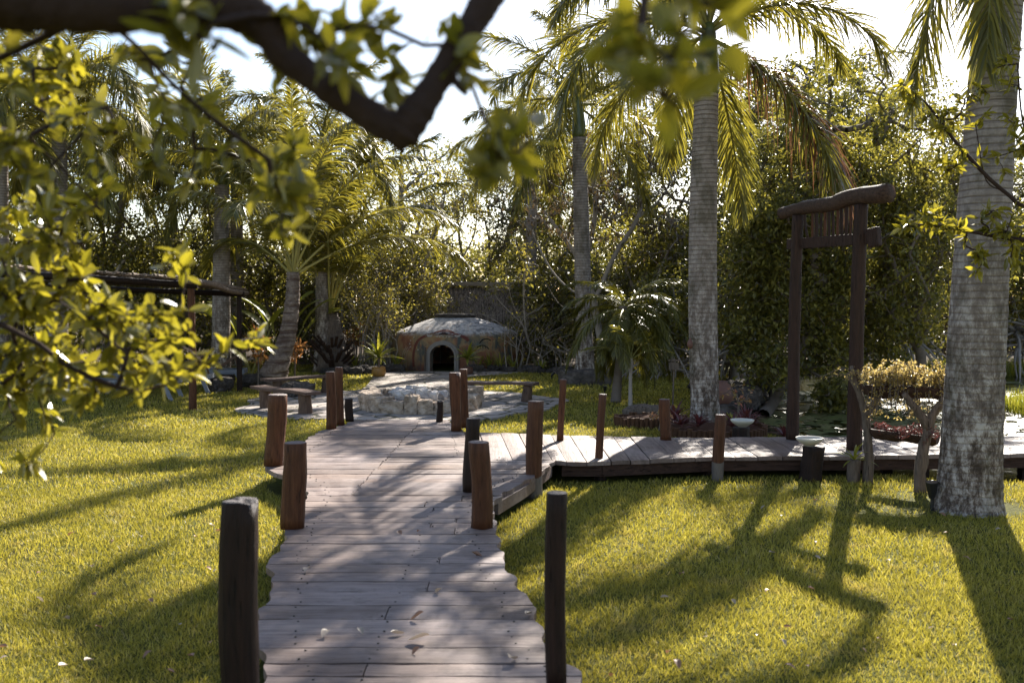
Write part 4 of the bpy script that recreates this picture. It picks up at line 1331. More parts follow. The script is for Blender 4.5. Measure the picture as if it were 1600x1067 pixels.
FR = {}
def frond_mesh(kind, k):
    key = (kind, k)
    if key in FR: return FR[key]
    sd = hash_(kind) + k
    q = np.random.default_rng(sd)
    if kind in ('royal', 'royal_dead'):
        e0 = [1.3, 1.05, .85, .65, .45, .25, .0, -.5, -1.12][k]
        dr = [.9, 1.3, 1.55, 1.7, 1.75, 1.7, 1.5, .9, .35][k]
        g = frond(3.0, e0, dr, 165, .66, .024, (60, 26), .7, .38 if kind == 'royal' else .8, q.uniform(-.25, .25), sd, .1, .03)
        ms = [M['lf_palm'], M['rachis']] if kind == 'royal' else [M['lf_palm_dead'], M['rachis']]
    elif kind == 'coco':
        e0 = [1.45, 1.32, 1.2, 1.08, .95, .8, .55, .2][k]
        dr = [.6, .95, 1.2, 1.4, 1.5, 1.5, 1.4, 1.1][k]
        g = frond(5.2, e0, dr, 150, 1.0, .036, (62, 30), .12, .5, q.uniform(-.3, .3), sd, .22, .035, 1.9)
        ms = [M['lf_palm'], M['rachis_pale']]
    elif kind == 'phoenix':
        e0 = [1.2, .9, .6, .3, 0, -.3, -.6, -.9][k]; dr = [1.1, 1.4, 1.6, 1.6, 1.4, 1.1, .8, .6][k]
        g = frond(1.55, e0, dr, 85, .32, .02, (55, 25), .2, .35, q.uniform(-.3, .3), sd, .1, .014)
        ms = [M['lf_palm_dark'], M['rachis']]
    else:
        e0 = [1.3, 1.0, .7, .5, .3, .1, 0, 0][k]
        g = frond(1.0, e0, 1.1, 26, .3, .028, (55, 30), .05, .3, 0, sd, .3, .01)
        ms = [M['lf_palm'], M['rachis']]
    me = g.mesh('frond_' + kind + str(k), ms, True); FR[key] = me
    return me
def hash_(s): return sum(ord(c) * (i + 3) for i, c in enumerate(s)) % 9973

def palm(label, base, top, prof, kind='royal', nfr=15, shaft=.9, az0=0.0, scale=1.0, bark='royal', bow=0, dead=(), group='royal palms', bias=None, seed=0, levels=None, cat='palm tree', name='royal_palm', avoid=.75, extra=()):
    base = np.asarray(base, float); top = np.asarray(top, float)
    t = thing(name, label, cat, base, 0, group)
    pts, r = trunk_profile((0, 0, -.08), top - base, prof, bow, 160, seed)
    g = Geo(); q = np.random.default_rng(seed + 1)
    tube(g, pts, r, 28, wob=.006, rng=q)
    part('trunk', g, M[bark], t, smooth=True)
    ax = unit(pts[-1] - pts[-4]); tp = pts[-1]
    if shaft:
        g = Geo(); u = np.linspace(0, 1, 12)[:, None]
        tube(g, tp - ax * .02 + ax * shaft * u, r[-1] * np.array([.98, 1.04, 1.05, 1.03, .98, .92, .86, .8, .72, .64, .55, .4]), 24)
        part('crownshaft', g, M['crownshaft'], t, smooth=True)
        tp = tp + ax * shaft * .92
    for k in range(nfr):
        lv = levels[k % len(levels)] if levels else int(k * 8 / nfr)
        az = az0 + k * 2.399963 + q.uniform(-.2, .2)
        if avoid and lv >= 2:
            da = (az + PI / 2 + PI) % (2 * PI) - PI
            if abs(da) < avoid: az += (avoid - abs(da)) * (1 if da > 0 else -1)
        if bias is not None:
            dx, dy = math.cos(az), math.sin(az); b = np.array((dx, dy)) + np.array(bias); az = math.atan2(b[1], b[0])
        kd = 'royal_dead' if k in dead else kind
        if k in dead: lv, az = 7, -.35
        o = link('frond', frond_mesh(kd, lv), t, tp + ax * (-.02 * lv), (0, 0, az), scale * q.uniform(.92, 1.08))
        if k in dead: o['label'] = 'dead reddish brown frond hanging among the green ones'
    for lv, az, s_ in extra: link('frond', frond_mesh(kind, lv), t, tp, (0, 0, az), s_)
    return t

def top_of(px, py, y): return P(px, py, y)

b = G(1513, 797)
palm('huge grey-trunked royal palm at the right, its base on the near lawn', b, top_of(1576, -185, b[1] + .1),
     [(0, .33), (.02, .29), (.05, .265), (.12, .25), (.3, .235), (.5, .215), (.65, .2), (.8, .19), (1, .17)], nfr=16, shaft=.8, az0=.7, seed=3, bow=-.03, scale=1.1, levels=[0, 1, 2, 3, 1, 2], extra=((8, 2.9, .92), (8, -2.3, .86), (8, -.3, .85)))
b = G(1103, 672)
palm('middle royal palm with pale trunk and green crownshaft rising from the bromeliad bed', b, top_of(1104, 148, b[1]),
     [(0, .25), (.03, .225), (.1, .20), (.4, .20), (.7, .19), (.9, .17), (1, .165)], nfr=17, shaft=1.0, az0=.25, dead=(13,), seed=5, bow=-.05, avoid=1.0)
b = G(915, 597)
palm('royal palm with lichened trunk standing on a dark root mound right of the domed hut', b, top_of(905, 215, b[1]),
     [(0, .33), (.03, .27), (.09, .22), (.2, .185), (.6, .18), (1, .15)], nfr=16, shaft=.9, az0=2.0, seed=7)
b = G(826, 566)
palm('slender pale royal palm just behind the right flank of the domed hut', b, top_of(832, 272, b[1]),
     [(0, .3), (.06, .22), (.2, .19), (.6, .17), (1, .14)], nfr=14, shaft=.9, az0=1.2, seed=9)
b = G(90, 603)
palm('royal palm seen through the near leaves at the far left, beside the pergola end', b, top_of(93, 215, b[1]),
     [(0, .3), (.06, .23), (.2, .2), (.6, .19), (1, .15)], nfr=17, shaft=.95, az0=.6, seed=11, bias=(.55, -.2))
b = G(345, 590)
palm('royal palm with straight grey trunk right behind the pergola corner', b, top_of(347, 290, b[1]),
     [(0, .32), (.06, .25), (.2, .215), (.6, .2), (1, .16)], nfr=16, shaft=.9, az0=1.9, seed=13, bias=(.3, -.1))
b = G(370, 572)
palm('thinner darker royal palm partly hidden behind the straight palm by the pergola', b, top_of(370, 300, b[1]),
     [(0, .3), (.06, .24), (.2, .2), (1, .16)], nfr=14, shaft=.9, az0=.9, seed=15)
b = G(3, 600)
palm('thin royal palm cut by the left edge of the view', b, top_of(5, 230, b[1]),
     [(0, .2), (.1, .14), (1, .1)], nfr=13, shaft=.8, az0=.3, seed=17)
b = G(503, 581)
palm('slim grey royal palm directly behind the young coconut palm', b, top_of(503, 262, b[1]),
     [(0, .25), (.06, .2), (.2, .17), (1, .13)], nfr=12, shaft=.8, az0=.5, seed=19)
# coconut palms
def path_palm(label, pts, rads, kind, nfr, scale, seed, name, cat, levels=None, az0=0, bias=None, group=None, bark='coco', skirt=0):
    pts = np.asarray(pts, float); base = pts[0].copy()
    t = thing(name, label, cat, base, 0, group)
    sp = smoothpath(pts - base, 44); rr = np.interp(np.linspace(0, 1, 44), np.linspace(0, 1, len(rads)), rads)
    q = np.random.default_rng(seed); ringy = 1 + .03 * np.sign(np.sin(np.arange(44) * 1.9))
    g = Geo(); tube(g, sp, rr * ringy, 20, wob=.02, rng=q); part('trunk', g, M[bark], t, smooth=True)
    if skirt:
        g = Geo(); n = 60
        for k in range(n):
            a = q.uniform(0, 2 * PI); h = q.uniform(.1, skirt)
            d = np.array((math.cos(a), math.sin(a), 0))
            p0 = d * rads[0] * .75 + np.array((0, 0, h)); p1 = d * (rads[0] * 1.35) + np.array((0, 0, h + .25))
            beam(g, p0, p1, .07, .03)
        part('old_leaf_bases', g, M['bark_dark'], t)
    for k in range(nfr):
        lv = levels[k % len(levels)] if levels else int(k * 8 / nfr)
        az = az0 + k * 2.399963 + q.uniform(-.25, .25)
        if bias is not None:
            v = np.array((math.cos(az), math.sin(az))) + np.array(bias); az = math.atan2(v[1], v[0])
        link('frond', frond_mesh(kind, lv), t, sp[-1] + (0, 0, -.015 * lv), (0, 0, az), scale * q.uniform(.9, 1.1))
    return t
y0 = G(428, 604)[1]
path_palm('coconut palm with ringed trunk leaning right out of the lawn behind the left benches', [G(420, 604), P(432, 575, y0), P(449, 525, y0 + .2), P(457, 468, y0 + .3), P(458, 425, y0 + .3)],
          [.38, .29, .2, .17, .15, .13], 'coco', 14, .78, 21, 'coconut_palm', 'coconut palm', levels=[0, 1, 2, 3, 4, 5, 6], az0=.5, bias=(.15, 0), group='coconut palms')
y1 = G(520, 580)[1]
path_palm('young coconut palm with bulging fibrous base and tall yellow stalks left of the hut', [G(520, 582), P(519, 545, y1), P(516, 505, y1), P(515, 490, y1)],
          [.42, .40, .26, .2], 'coco', 13, 1.05, 22, 'coconut_palm', 'coconut palm', levels=[0, 0, 1, 1, 2, 2, 1, 3, 3, 2], az0=1.1, bias=(.35, .15), group='coconut palms', skirt=.8, bark='greywood')
y2 = G(965, 628)[1]
path_palm('slim-stemmed dark palm with dense drooping crown between the two big palms', [G(1000 - 38, 630), P(966, 580, y2), P(971, 530, y2), P(975, 478, y2)], [.1, .07, .075, .1], 'phoenix', 40, .92, 23, 'date_palm', 'small palm', levels=[2, 3, 4, 5, 1, 6, 4, 5, 7], az0=.4, bias=(.35, 0), bark='bark')
y3 = G(985, 636)[1]
path_palm('knee-high palm seedling with bare thin stem on the lawn behind the side walkway', [G(985, 637), P(985, 600, y3), P(986, 560, y3)], [.04, .03, .03], 'seedling', 7, .85, 24, 'palm_seedling', 'palm seedling', levels=[0, 1, 2, 3], az0=.9, bark='bark_pale')

# ================================================================== broad-leaved trees
def tree_proto(seed, H, R, ntip, nleaf, L, W, base_h, lean=(0, 0), squash=.9):
    q = np.random.default_rng(seed)
    trunk = smoothpath([(0, 0, -.2), (q.uniform(-.3, .3), q.uniform(-.2, .2), base_h * .6), (lean[0] * .4, lean[1] * .4, base_h), (lean[0], lean[1], H * .62)], 12)
    limbs = [trunk]
    blobs = []
    for k in range(9):
        a = k * 2.4 + q.uniform(-.4, .4); rr = R * q.uniform(.35, .8); z = base_h + (H - base_h) * (.12 + .8 * ((k * 5) % 9) / 9)
        c = np.array((rr * math.cos(a) + lean[0], rr * math.sin(a) * .8 + lean[1], z))
        s = R * q.uniform(.34, .5)
        blobs.append((c, (s * 1.15, s, s * squash)))
        st = trunk[int(q.integers(4, 11))]
        limbs.append(smoothpath([st, st * .5 + c * .5 + q.normal(0, .25, 3), c], 7))
    blobs.append((np.array((lean[0], lean[1], H - R * .3)), (R * .5, R * .5, R * .3)))
    w = np.array([b_[1][0] ** 2 for b_ in blobs]); w = w / w.sum()
    tips = np.concatenate([ellip(q, c, r, max(3, int(ntip * w_)), .45) for (c, r), w_ in zip(blobs, w)])
    tips = tips[tips[:, 2] > base_h * .45]
    g, td, _, _ = grow(limbs, tips, .3, .011, .44, .24, rng=q)
    gl = Geo(); whorls(gl, tips, td, nleaf, L, W, q, .8, .35, LEAF_LO, .25, .17)
    return g, gl

PR = {}
def protos(key, *a, leaf='lf_tree', bark='bark', **kw):
    g, gl = tree_proto(*a, **kw)
    PR[key] = (g.mesh('trunk_' + key, [M[bark]], True), gl.mesh('crown_' + key, [M[leaf]], False))
protos('A', 1, 8.2, 3.4, 370, 46, .13, .062, 2.2, leaf='lf_dark')
protos('B', 2, 7.4, 3.2, 320, 42, .12, .058, 1.7, leaf='lf_tree')
protos('C', 3, 6.2, 2.7, 240, 24, .115, .055, 1.2, leaf='lf_tree', bark='bark_pale')
protos('D', 4, 9.0, 3.6, 330, 34, .13, .06, 2.8, leaf='lf_dark')
protos('E', 5, 5.4, 2.4, 170, 16, .10, .05, 1.1, leaf='lf_yellow', bark='bark_pale')
protos('F', 6, 3.9, 1.9, 190, 26, .13, .062, .5, leaf='lf_tree', bark='bark_pale')
protos('G', 7, 2.6, 1.5, 150, 28, .12, .055, .2, leaf='lf_dark')
def tree(key, px, y, s, rz, label, name='broadleaf_tree', cat='tree', group='trees at the edge of the garden', z=0.0, sz=None):
    x = (px - 800) / FPX * y
    t = thing(name, label, cat, (x, y, z), rz, group)
    o = link('trunk', PR[key][0], t); c = link('crown', PR[key][1], t)
    t.scale = (s, s, s * (sz or 1))
    return t
BG = [
 ('B', 1430, 19, .70, 2.1, 'low leafy mangrove standing in the pond right of the gate'),
 ('A', 1190, 20, .66, 4.1, 'leafy mangrove over the water just right of the middle palm trunk'),
 ('B', 1315, 18.8, .82, .3, 'low leafy mangrove standing in the pond between the gate posts'),
 ('A', -60, 27, 1.0, .2, 'dark tree at the far left edge behind the pergola'),
 ('D', 60, 33, 1.0, 1.2, 'tall dark tree behind the far left palm'),
 ('B', 165, 26.5, .92, 2.2, 'bushy dark tree right of the far left palm trunk'),
 ('A', 262, 28, .88, 3.0, 'dense dark tree above the pergola roof'),
 ('B', 420, 33, .95, .7, 'tree behind the leaning coconut palm'),
 ('C', 520, 36, 1.0, 1.9, 'tree showing between the coconut fronds'),
 ('C', 625, 34, 1.2, .4, 'small-leaved tree with open crown left of the thatched shelter'),
 ('B', 765, 38, 1.08, 2.9, 'hazy tree directly above the thatched shelter'),
 ('A', 880, 36, .9, 1.1, 'tree seen between the hut palm and the lichened palm'),
 ('A', 1010, 33, .9, 2.0, 'dark tree behind the dense drooping palm'),
 ('B', 1140, 28.5, 1.15, 4.0, 'tall dense tree right behind the middle palm trunk'),
 ('A', 1240, 30, 1.12, 5.2, 'tall dark tree rising behind the timber gate'),
 ('D', 1350, 32, 1.0, .9, 'dark tree right of the gate lintel across the pond'),
 ('B', 1480, 30, .86, 3.4, 'mangrove across the pond behind the huge palm trunk'),
 ('B', 1300, 26.5, .85, 1.6, 'leafy mangrove with branches down to the pond behind the gate'),
 ('A', 1630, 32, .8, 2.7, 'mangrove at the far right bank of the pond'),
 ('D', 1790, 34, .85, 1.7, 'mangrove beyond the right edge of the view'),
 ('D', -200, 34, 1.0, 2.7, 'tree beyond the left edge of the view'),
]
for k, px, y, s, rz, lb in BG: tree(k, px, y, s, rz, lb)
SH = [
 ('F', -20, 25.5, 1.0, 'shrub at the left edge under the trees'), ('F', 190, 25.5, 1.0, 'shrub under the pergola roof line'), ('G', 270, 25.8, 1.15, 'low dark shrub behind the pergola post'),
 ('F', 420, 29, 1.05, 'shrub behind the leaning coconut trunk'), ('G', 470, 28.5, 1.2, 'low dark shrub left of the young coconut palm'), ('F', 575, 30, 1.1, 'shrub between the young coconut and the hut'),
 ('F', 640, 32, 1.0, 'shrub rising behind the left side of the hut'), ('F', 880, 30.5, 1.1, 'shrub between the hut and the lichened palm'), ('G', 860, 28, 1.1, 'low dark shrub right of the pale palm behind the hut'),
 ('F', 1010, 26, 1.1, 'shrub behind the drooping dark palm'), ('G', 940, 27.5, 1.2, 'low dark shrub behind the lichened palm'), ('F', 1065, 27, 1.15, 'shrub left of the middle palm trunk'),
 ('F', 1150, 24.5, 1.0, 'leafy mangrove shrub right of the middle palm over the water'), ('F', 1420, 27.5, 1.15, 'leafy mangrove shrub across the pond above the planter'),
 ('F', 1310, 28, 1.1, 'leafy mangrove shrub between the gate posts'), ('F', 1560, 27.5, 1.1, 'leafy mangrove shrub right of the huge palm trunk'), ('F', 1680, 27, 1.2, 'leafy mangrove shrub beyond the right edge'),
 ('F', 335, 30, 1.1, 'shrub between the two straight palms'), ('G', 740, 36, 1.3, 'low shrub behind the thatched shelter'), ('F', 90, 27, 1.1, 'shrub behind the loungers'),
]
for i, (k, px, y, s, lb) in enumerate(SH): tree(k, px, y, s, i * 1.3, lb, 'shrub', 'shrub', 'shrubs at the edge of the garden', z=-.1)

# far wood closing the horizon
def mass(name, label, pts, n, hmin, hmax, depth, seed):
    q = np.random.default_rng(seed); g = Geo(); pts = np.array(pts)
    u = q.uniform(0, len(pts) - 1, n); i = np.minimum(u.astype(int), len(pts) - 2); f = (u - i)[:, None]
    base = pts[i] * (1 - f) + pts[i + 1] * f
    x = base[:, 0] + q.normal(0, .5, n); y = base[:, 1] + q.uniform(0, depth, n)
    top = hmin + (hmax - hmin) * (.5 + .5 * snoise(x, y * .3, 3.5, seed))
    z = q.uniform(0, 1, n) ** .85 * top
    cl = np.repeat(np.arange(n), 22); m = len(cl)
    O = np.stack([x, y, z], -1)[cl] + q.normal(0, .3, (m, 3))
    d = unit(q.normal(0, 1, (m, 3)) + (0, 0, -.2)); nh = q.normal(0, .6, (m, 3)) + (0, 0, .8)
    ll = q.uniform(.14, .24, m)
    stamp(g, *LEAF_LO, O, d, nh, np.stack([ll, ll * .55, ll * .5], -1))
    return solo(name, g, M['lf_dark'], label, 'far wood', kind='stuff')
mass('far_wood', 'far dark woodland closing the view behind the garden trees', [(-40, 36), (-20, 41), (0, 45), (14, 40), (26, 36), (40, 34)], 9000, 3.0, 5.2, 4, 5)

# dry-leaved tree with bare pale limbs standing before the lichened palm
def manual_tree(name, label, base, limbs, blobs, leaf, L, W, nleaf, cat='tree', bark='bark', tipr=.008, seed=1, tpl=LEAF_LO, scatter=.08, spread=.8, back=.2, group=None, droop=.2, expo=.42, rmax=.3, extra=None, step=.25, curve=.18, up=.8):
    base = np.asarray(base, float); q = np.random.default_rng(seed)
    t = thing(name, label, cat, base, 0, group)
    tips = np.concatenate([ellip(q, c, r, n, .1) for c, r, n in blobs]) - base
    lb = [smoothpath(np.asarray(l, float) - base, max(6, 4 * len(l))) for l in limbs]
    g, td, A, rad = grow(lb, tips, step, tipr, expo, rmax, rng=q, curve=curve)
    part('trunk', g, M[bark], t, smooth=True)
    gl = Geo(); whorls(gl, tips, td, nleaf, L, W, q, spread, back, tpl, droop, scatter, up=up)
    part('crown', gl, M[leaf], t)
    return t, tips, td
def B_(px, py, y, rx, rz, n, ry=None):
    s = y / FPX
    return (P(px, py, y), (rx * s, (ry if ry else (rx + rz) / 2 * s), rz * s), n)

yb = 24.6
manual_tree('bare_limbed_tree', 'pale-limbed tree with drooping dark brown leaves tangled round the lichened palm', G(950, 588),
   [[G(950, 588), P(938, 530, yb), P(925, 460, yb), P(900, 400, yb), P(850, 330, yb)], [P(925, 460, yb), P(895, 455, yb - .3), P(860, 420, yb - .3), P(830, 360, yb)],
    [P(930, 470, yb), P(960, 400, yb), P(1000, 330, yb), P(1010, 230, yb)], [P(985, 350, yb), P(1040, 300, yb), P(1060, 220, yb)], [P(910, 430, yb), P(930, 330, yb), P(920, 240, yb)], [P(925, 470, yb), P(880, 480, yb), P(845, 430, yb - .5), P(810, 400, yb - .4)]],
   [B_(880, 260, yb, 90, 80, 110), B_(980, 250, yb, 90, 90, 130), B_(820, 330, yb, 60, 60, 40), B_(1040, 330, yb, 50, 80, 60), B_(930, 340, yb, 90, 50, 70)],
   'lf_dry', .14, .05, 6, bark='bark_pale', seed=31, droop=.9, spread=.5, tipr=.007)
yb = 29.5
manual_tree('bare_limbed_tree', 'sparse tall pale-branched tree with few yellow leaves against the bright sky left of the shelter', G(640, 560),
   [[G(640, 560), P(650, 480, yb), P(668, 400, yb), P(690, 330, yb), P(700, 270, yb)], [P(655, 470, yb), P(700, 430, yb), P(740, 370, yb), P(745, 300, yb)], [P(650, 480, yb), P(620, 420, yb), P(630, 340, yb)], [P(668, 400, yb), P(720, 350, yb), P(722, 290, yb)]],
   [B_(690, 300, yb, 60, 50, 70), B_(640, 350, yb, 50, 60, 60), B_(740, 340, yb, 40, 50, 40), B_(630, 420, yb, 50, 50, 60), B_(600, 430, yb, 40, 50, 40)],
   'lf_yellow', .10, .055, 9, bark='bark_pale', seed=32, tipr=.006)
# yellow-leaved sapling before the right flank of the hut
yb = 26.0
manual_tree('sapling', 'thin sapling with a few bright yellow-green leaves before the pale palm behind the hut', G(838, 575),
   [[G(838, 575), P(822, 520, yb), P(800, 470, yb), P(790, 420, yb)], [P(822, 520, yb), P(818, 460, yb), P(822, 400, yb)], [P(815, 505, yb), P(780, 470, yb), P(765, 440, yb)]],
   [B_(820, 420, yb, 30, 50, 26), B_(780, 440, yb, 40, 30, 16), B_(838, 480, yb, 16, 30, 8)], 'lf_yellow', .13, .06, 6, bark='bark_pale', seed=33, tipr=.006)

# twiggy thicket stems either side of the hut
def thicket(label, x0, x1, y, h, n, seed, leaf='lf_yellow', nl=14):
    q = np.random.default_rng(seed); xc = (x0 + x1) / 2
    t = thing('twiggy_shrub', label, 'shrub', (xc, y, 0), 0, 'bare twiggy shrubs around the hut')
    g = Geo(); gl = Geo(); T = []; D = []
    for k in range(n):
        x = q.uniform(x0, x1) - xc; yy = q.normal(0, .4); hh = h * q.uniform(.5, 1.05)
        pts = smoothpath([(x, yy, -.05), (x + q.normal(0, .12), yy, hh * .4), (x + q.normal(0, .28), yy + q.normal(0, .1), hh * .75), (x + q.normal(0, .45), yy + q.normal(0, .2), hh)], 9)
        tube(g, pts, np.linspace(.016, .004, 9), 5, cap=False)
        for j in range(4):
            i = int(q.integers(3, 9)); e = pts[i] + q.normal(0, .22, 3) + (0, 0, .18)
            tube(g, [pts[i], (pts[i] + e) / 2 + q.normal(0, .03, 3), e], [.006, .005, .003], 4, cap=False); T.append(e); D.append(unit(e - pts[i]))
    part('stems', g, M['bark_pale'], t)
    T = np.array(T); D = np.array(D); whorls(gl, T, D, nl, .085, .042, q, .9, .2, LEAF_LO, .1, .09); part('leaves', gl, M[leaf], t)
def X(px, y): return (px - 800) / FPX * y
thicket('bare twiggy shrub at the left flank of the domed hut', X(560, 26.6), X(618, 26.6), 26.8, 2.4, 46, 1)
thicket('taller twiggy shrub behind the left flank of the domed hut', X(590, 29.3), X(700, 29.3), 29.4, 2.9, 60, 2, nl=18)
thicket('sparse twiggy shrub between the hut and the pale palm', X(790, 26.2), X(822, 26.2), 26.2, 1.7, 9, 3, nl=5)
thicket('twiggy shrub at the right of the pale palm base', X(838, 27), X(885, 27), 27.0, 1.3, 16, 4, nl=6)
thicket('dark twiggy shrub between the young coconut and the leaning coconut', X(465, 29), X(560, 29), 29.0, 3.0, 46, 6, 'lf_tree', 22)
thicket('green twiggy shrub behind the drooping dark palm', X(950, 25.5), X(1070, 25.5), 26.5, 2.6, 50, 7, 'lf_tree', 22)

# mangrove leaning over the pond behind the gate
yb = 17.8
mg, _, _ = manual_tree('leaning_mangrove', 'mangrove with crooked grey trunk leaning over the lily pond behind the gate', G(1192, 648, -.1),
   [[G(1192, 650, -.1), P(1205, 632, yb), P(1222, 603, yb), P(1245, 578, yb), P(1285, 572, yb), P(1330, 560, yb)], [P(1236, 590, yb), P(1225, 560, yb + .3), P(1190, 530, yb + .5), P(1150, 500, yb + .5)],
    [P(1240, 580, yb), P(1260, 530, yb), P(1250, 470, yb), P(1230, 420, yb)], [P(1250, 500, yb), P(1290, 460, yb), P(1310, 400, yb)], [P(1260, 575, yb), P(1310, 610, yb - .3), P(1300, 640, yb - .5)]],
   [B_(1170, 520, yb, 50, 40, 70), B_(1210, 570, yb - .5, 50, 30, 46), B_(1250, 480, yb, 60, 60, 110), B_(1190, 440, yb, 60, 50, 90), B_(1290, 540, yb, 50, 40, 70), B_(1300, 620, yb - .6, 30, 25, 36), B_(1300, 430, yb, 50, 50, 70), B_(1380, 520, yb + 1, 60, 60, 90), B_(1400, 430, yb + 1.5, 60, 50, 80), B_(1230, 340, yb, 80, 50, 120, .9), B_(1340, 300, yb + .5, 90, 55, 150, 1.0), B_(1290, 240, yb + .5, 60, 40, 70, .8), B_(1430, 350, yb + 1, 70, 50, 90, .9), B_(1180, 380, yb, 50, 50, 60)],
   'lf_tree', .11, .055, 26, bark='bark', seed=34, tipr=.006, scatter=.12)
# mangrove prop roots on the bank
def prop_roots(label, px, y, n, seed, s=1.0):
    q = np.random.default_rng(seed); x = X(px, y)
    t = thing('mangrove', label, 'mangrove', (x, y, -.1), 0, 'mangroves on the pond bank')
    g = Geo()
    for k in range(n):
        a = q.uniform(0, 2 * PI); r = q.uniform(.5, 1.8) * s; h = q.uniform(.4, 1.3) * s; o = q.normal(0, .15, 3)
        tube(g, smoothpath([(o[0], o[1], h), (r * .45 * math.cos(a), r * .45 * math.sin(a), h * .85), (r * .85 * math.cos(a), r * .85 * math.sin(a), h * .35), (r * math.cos(a) + o[0], r * math.sin(a), -.3)], 9), np.linspace(.035, .018, 9) * s, 6, cap=False)
    part('prop_roots', g, M['bark_pale'], t, smooth=True)
    tips = ellip(q, (0, .2, 2.1 * s), (1.5 * s, 1.2 * s, 1.2 * s), 190, .1)
    tips = tips[tips[:, 2] > .8 * s]
    limbs = [smoothpath([(0, 0, .3), (.1, 0, 1.0 * s), (.3 * q.normal(), .1, 1.9 * s)], 8), smoothpath([(0, 0, .9 * s), (-.5, .1, 1.5 * s), (-.8, 0, 2.0 * s)], 6), smoothpath([(0, 0, .8 * s), (.6, .1, 1.4 * s), (.9, 0, 1.9 * s)], 6)]
    g, td, _, _ = grow(limbs, tips, .2, .007, .42, .1, rng=q); part('trunk', g, M['bark_pale'], t, smooth=True)
    gl = Geo(); whorls(gl, tips, td, 20, .11, .055, q, .8, .3, LEAF_LO, .2, .1); part('crown', gl, M['lf_tree'], t)
prop_roots('mangrove with arching pale prop roots right behind the middle palm', 1150, 23.8, 46, 1, 1.1)
prop_roots('mangrove with tangled prop roots left of the middle palm', 1040, 23.5, 30, 2, .8)
prop_roots('mangrove with pale prop roots at the far bank right of the huge palm', 1590, 26.5, 34, 3, 1.1)
prop_roots('mangrove across the water between planter and huge palm', 1400, 26.2, 30, 4, 1.1)

# leafy boughs in front of the huge palm, from a tree rooted off to the right
yb = 7.3
rt = np.array((5.9, 7.6, 0))
manual_tree('leafy_tree', 'slender tree with glossy leaf sprays reaching across the huge palm trunk', rt,
   [[rt, (5.7, 7.5, 1.4), (5.4, 7.4, 2.4), P(1640, 330, yb), P(1570, 300, yb), P(1500, 230, yb), P(1450, 165, yb), P(1408, 130, yb)],
    [P(1640, 330, yb), P(1600, 200, yb), P(1590, 100, yb)], [P(1570, 300, yb), P(1540, 280, yb), P(1525, 200, yb)], [P(1640, 380, yb), P(1560, 370, yb), P(1480, 355, yb), P(1420, 350, yb)]],
   [B_(1420, 150, yb, 22, 30, 8), B_(1460, 190, yb, 30, 30, 9), B_(1500, 250, yb, 40, 30, 12), B_(1450, 350, yb, 50, 26, 24), B_(1520, 170, yb, 30, 40, 12), B_(1580, 220, yb, 25, 60, 16), B_(1560, 340, yb, 40, 30, 18), B_(1520, 400, yb, 20, 30, 8), B_(1580, 110, yb, 20, 50, 8), B_(1590, 390, yb, 20, 30, 8), B_(1650, 300, yb, 30, 120, 30)],
   'lf_near', .085, .032, 7, bark='bark_dark', seed=35, tipr=.003, tpl=LEAF_MID, scatter=.01, back=.07, spread=.8, curve=.1, step=.1)

# ================================================================== the overhanging tree whose boughs frame the view
q = np.random.default_rng(50)
ob = np.array((-1.75, .7, 0.0))
t = thing('overhanging_tree', 'near tree whose dark crooked bough and blurred leaves frame the view', 'tree', ob)
def BL(px, py, y, rx, rz, n, dy=.25):
    s = y / FPX; return (P(px, py, y), (rx * s, dy, rz * s), n)
main = [ob, (-1.7, .75, 1.0), (-1.55, .9, 1.8), (-1.25, 1.15, 2.18), P(-80, -15, 1.3), P(120, 8, 1.35), P(370, 15, 1.42), P(450, 92, 1.44), P(540, 155, 1.45), P(618, 203, 1.45), P(636, 196, 1.45), P(690, 115, 1.47), P(770, -15, 1.5), P(850, -150, 1.55), P(1000, -260, 1.6)]
mr = [.14, .13, .11, .08, .055, .044, .034, .026, .026, .028, .030, .024, .025, .025, .024]
sp = smoothpath(main, 90); rr = np.interp(np.linspace(0, 1, 90), np.linspace(0, 1, len(mr)), mr)
g = Geo(); sp = np.stack([np.interp(np.linspace(0, 89, 360), np.arange(90), sp[:, k_]) for k_ in range(3)], 1); rr = np.interp(np.linspace(0, 89, 360), np.arange(90), rr)
ii = np.arange(360)
tube(g, sp - ob, rr * .87 * (1 + .07 * np.sin(ii * .21) * np.sin(ii * .083 + 1) + .03 * np.sin(ii * .9) + q.normal(0, .015, 360)), 28, wob=.035, rng=q)
tube(g, np.array([P(616, 190, 1.45), P(624, 216, 1.45), P(629, 242, 1.45)]) - ob, [.028, .015, .003], 12)
tube(g, smoothpath([P(700, 100, 1.47), P(712, 130, 1.46), P(730, 150, 1.46)], 5) - ob, [.010, .008, .006, .005, .003], 8)
part('bough', g, M['bark_dark'], t, smooth=True)
left = smoothpath([(-1.55, .9, 1.8), (-1.75, 1.6, 2.1), (-1.9, 2.2, 2.2), (-2.05, 2.6, 1.9), (-2.1, 2.9, 1.5)], 16)
left2 = smoothpath([(-1.75, 1.6, 2.1), P(-40, 200, 2.3), P(60, 230, 2.5), P(160, 330, 2.7)], 10)
left3 = smoothpath([(-2.05, 2.6, 1.9), P(-20, 500, 2.6), P(120, 580, 2.6), P(230, 610, 2.6), P(330, 560, 2.6)], 12)
left4 = smoothpath([P(120, 8, 1.35), P(200, 60, 1.7), P(300, 160, 1.9), P(420, 250, 2.0)], 12)
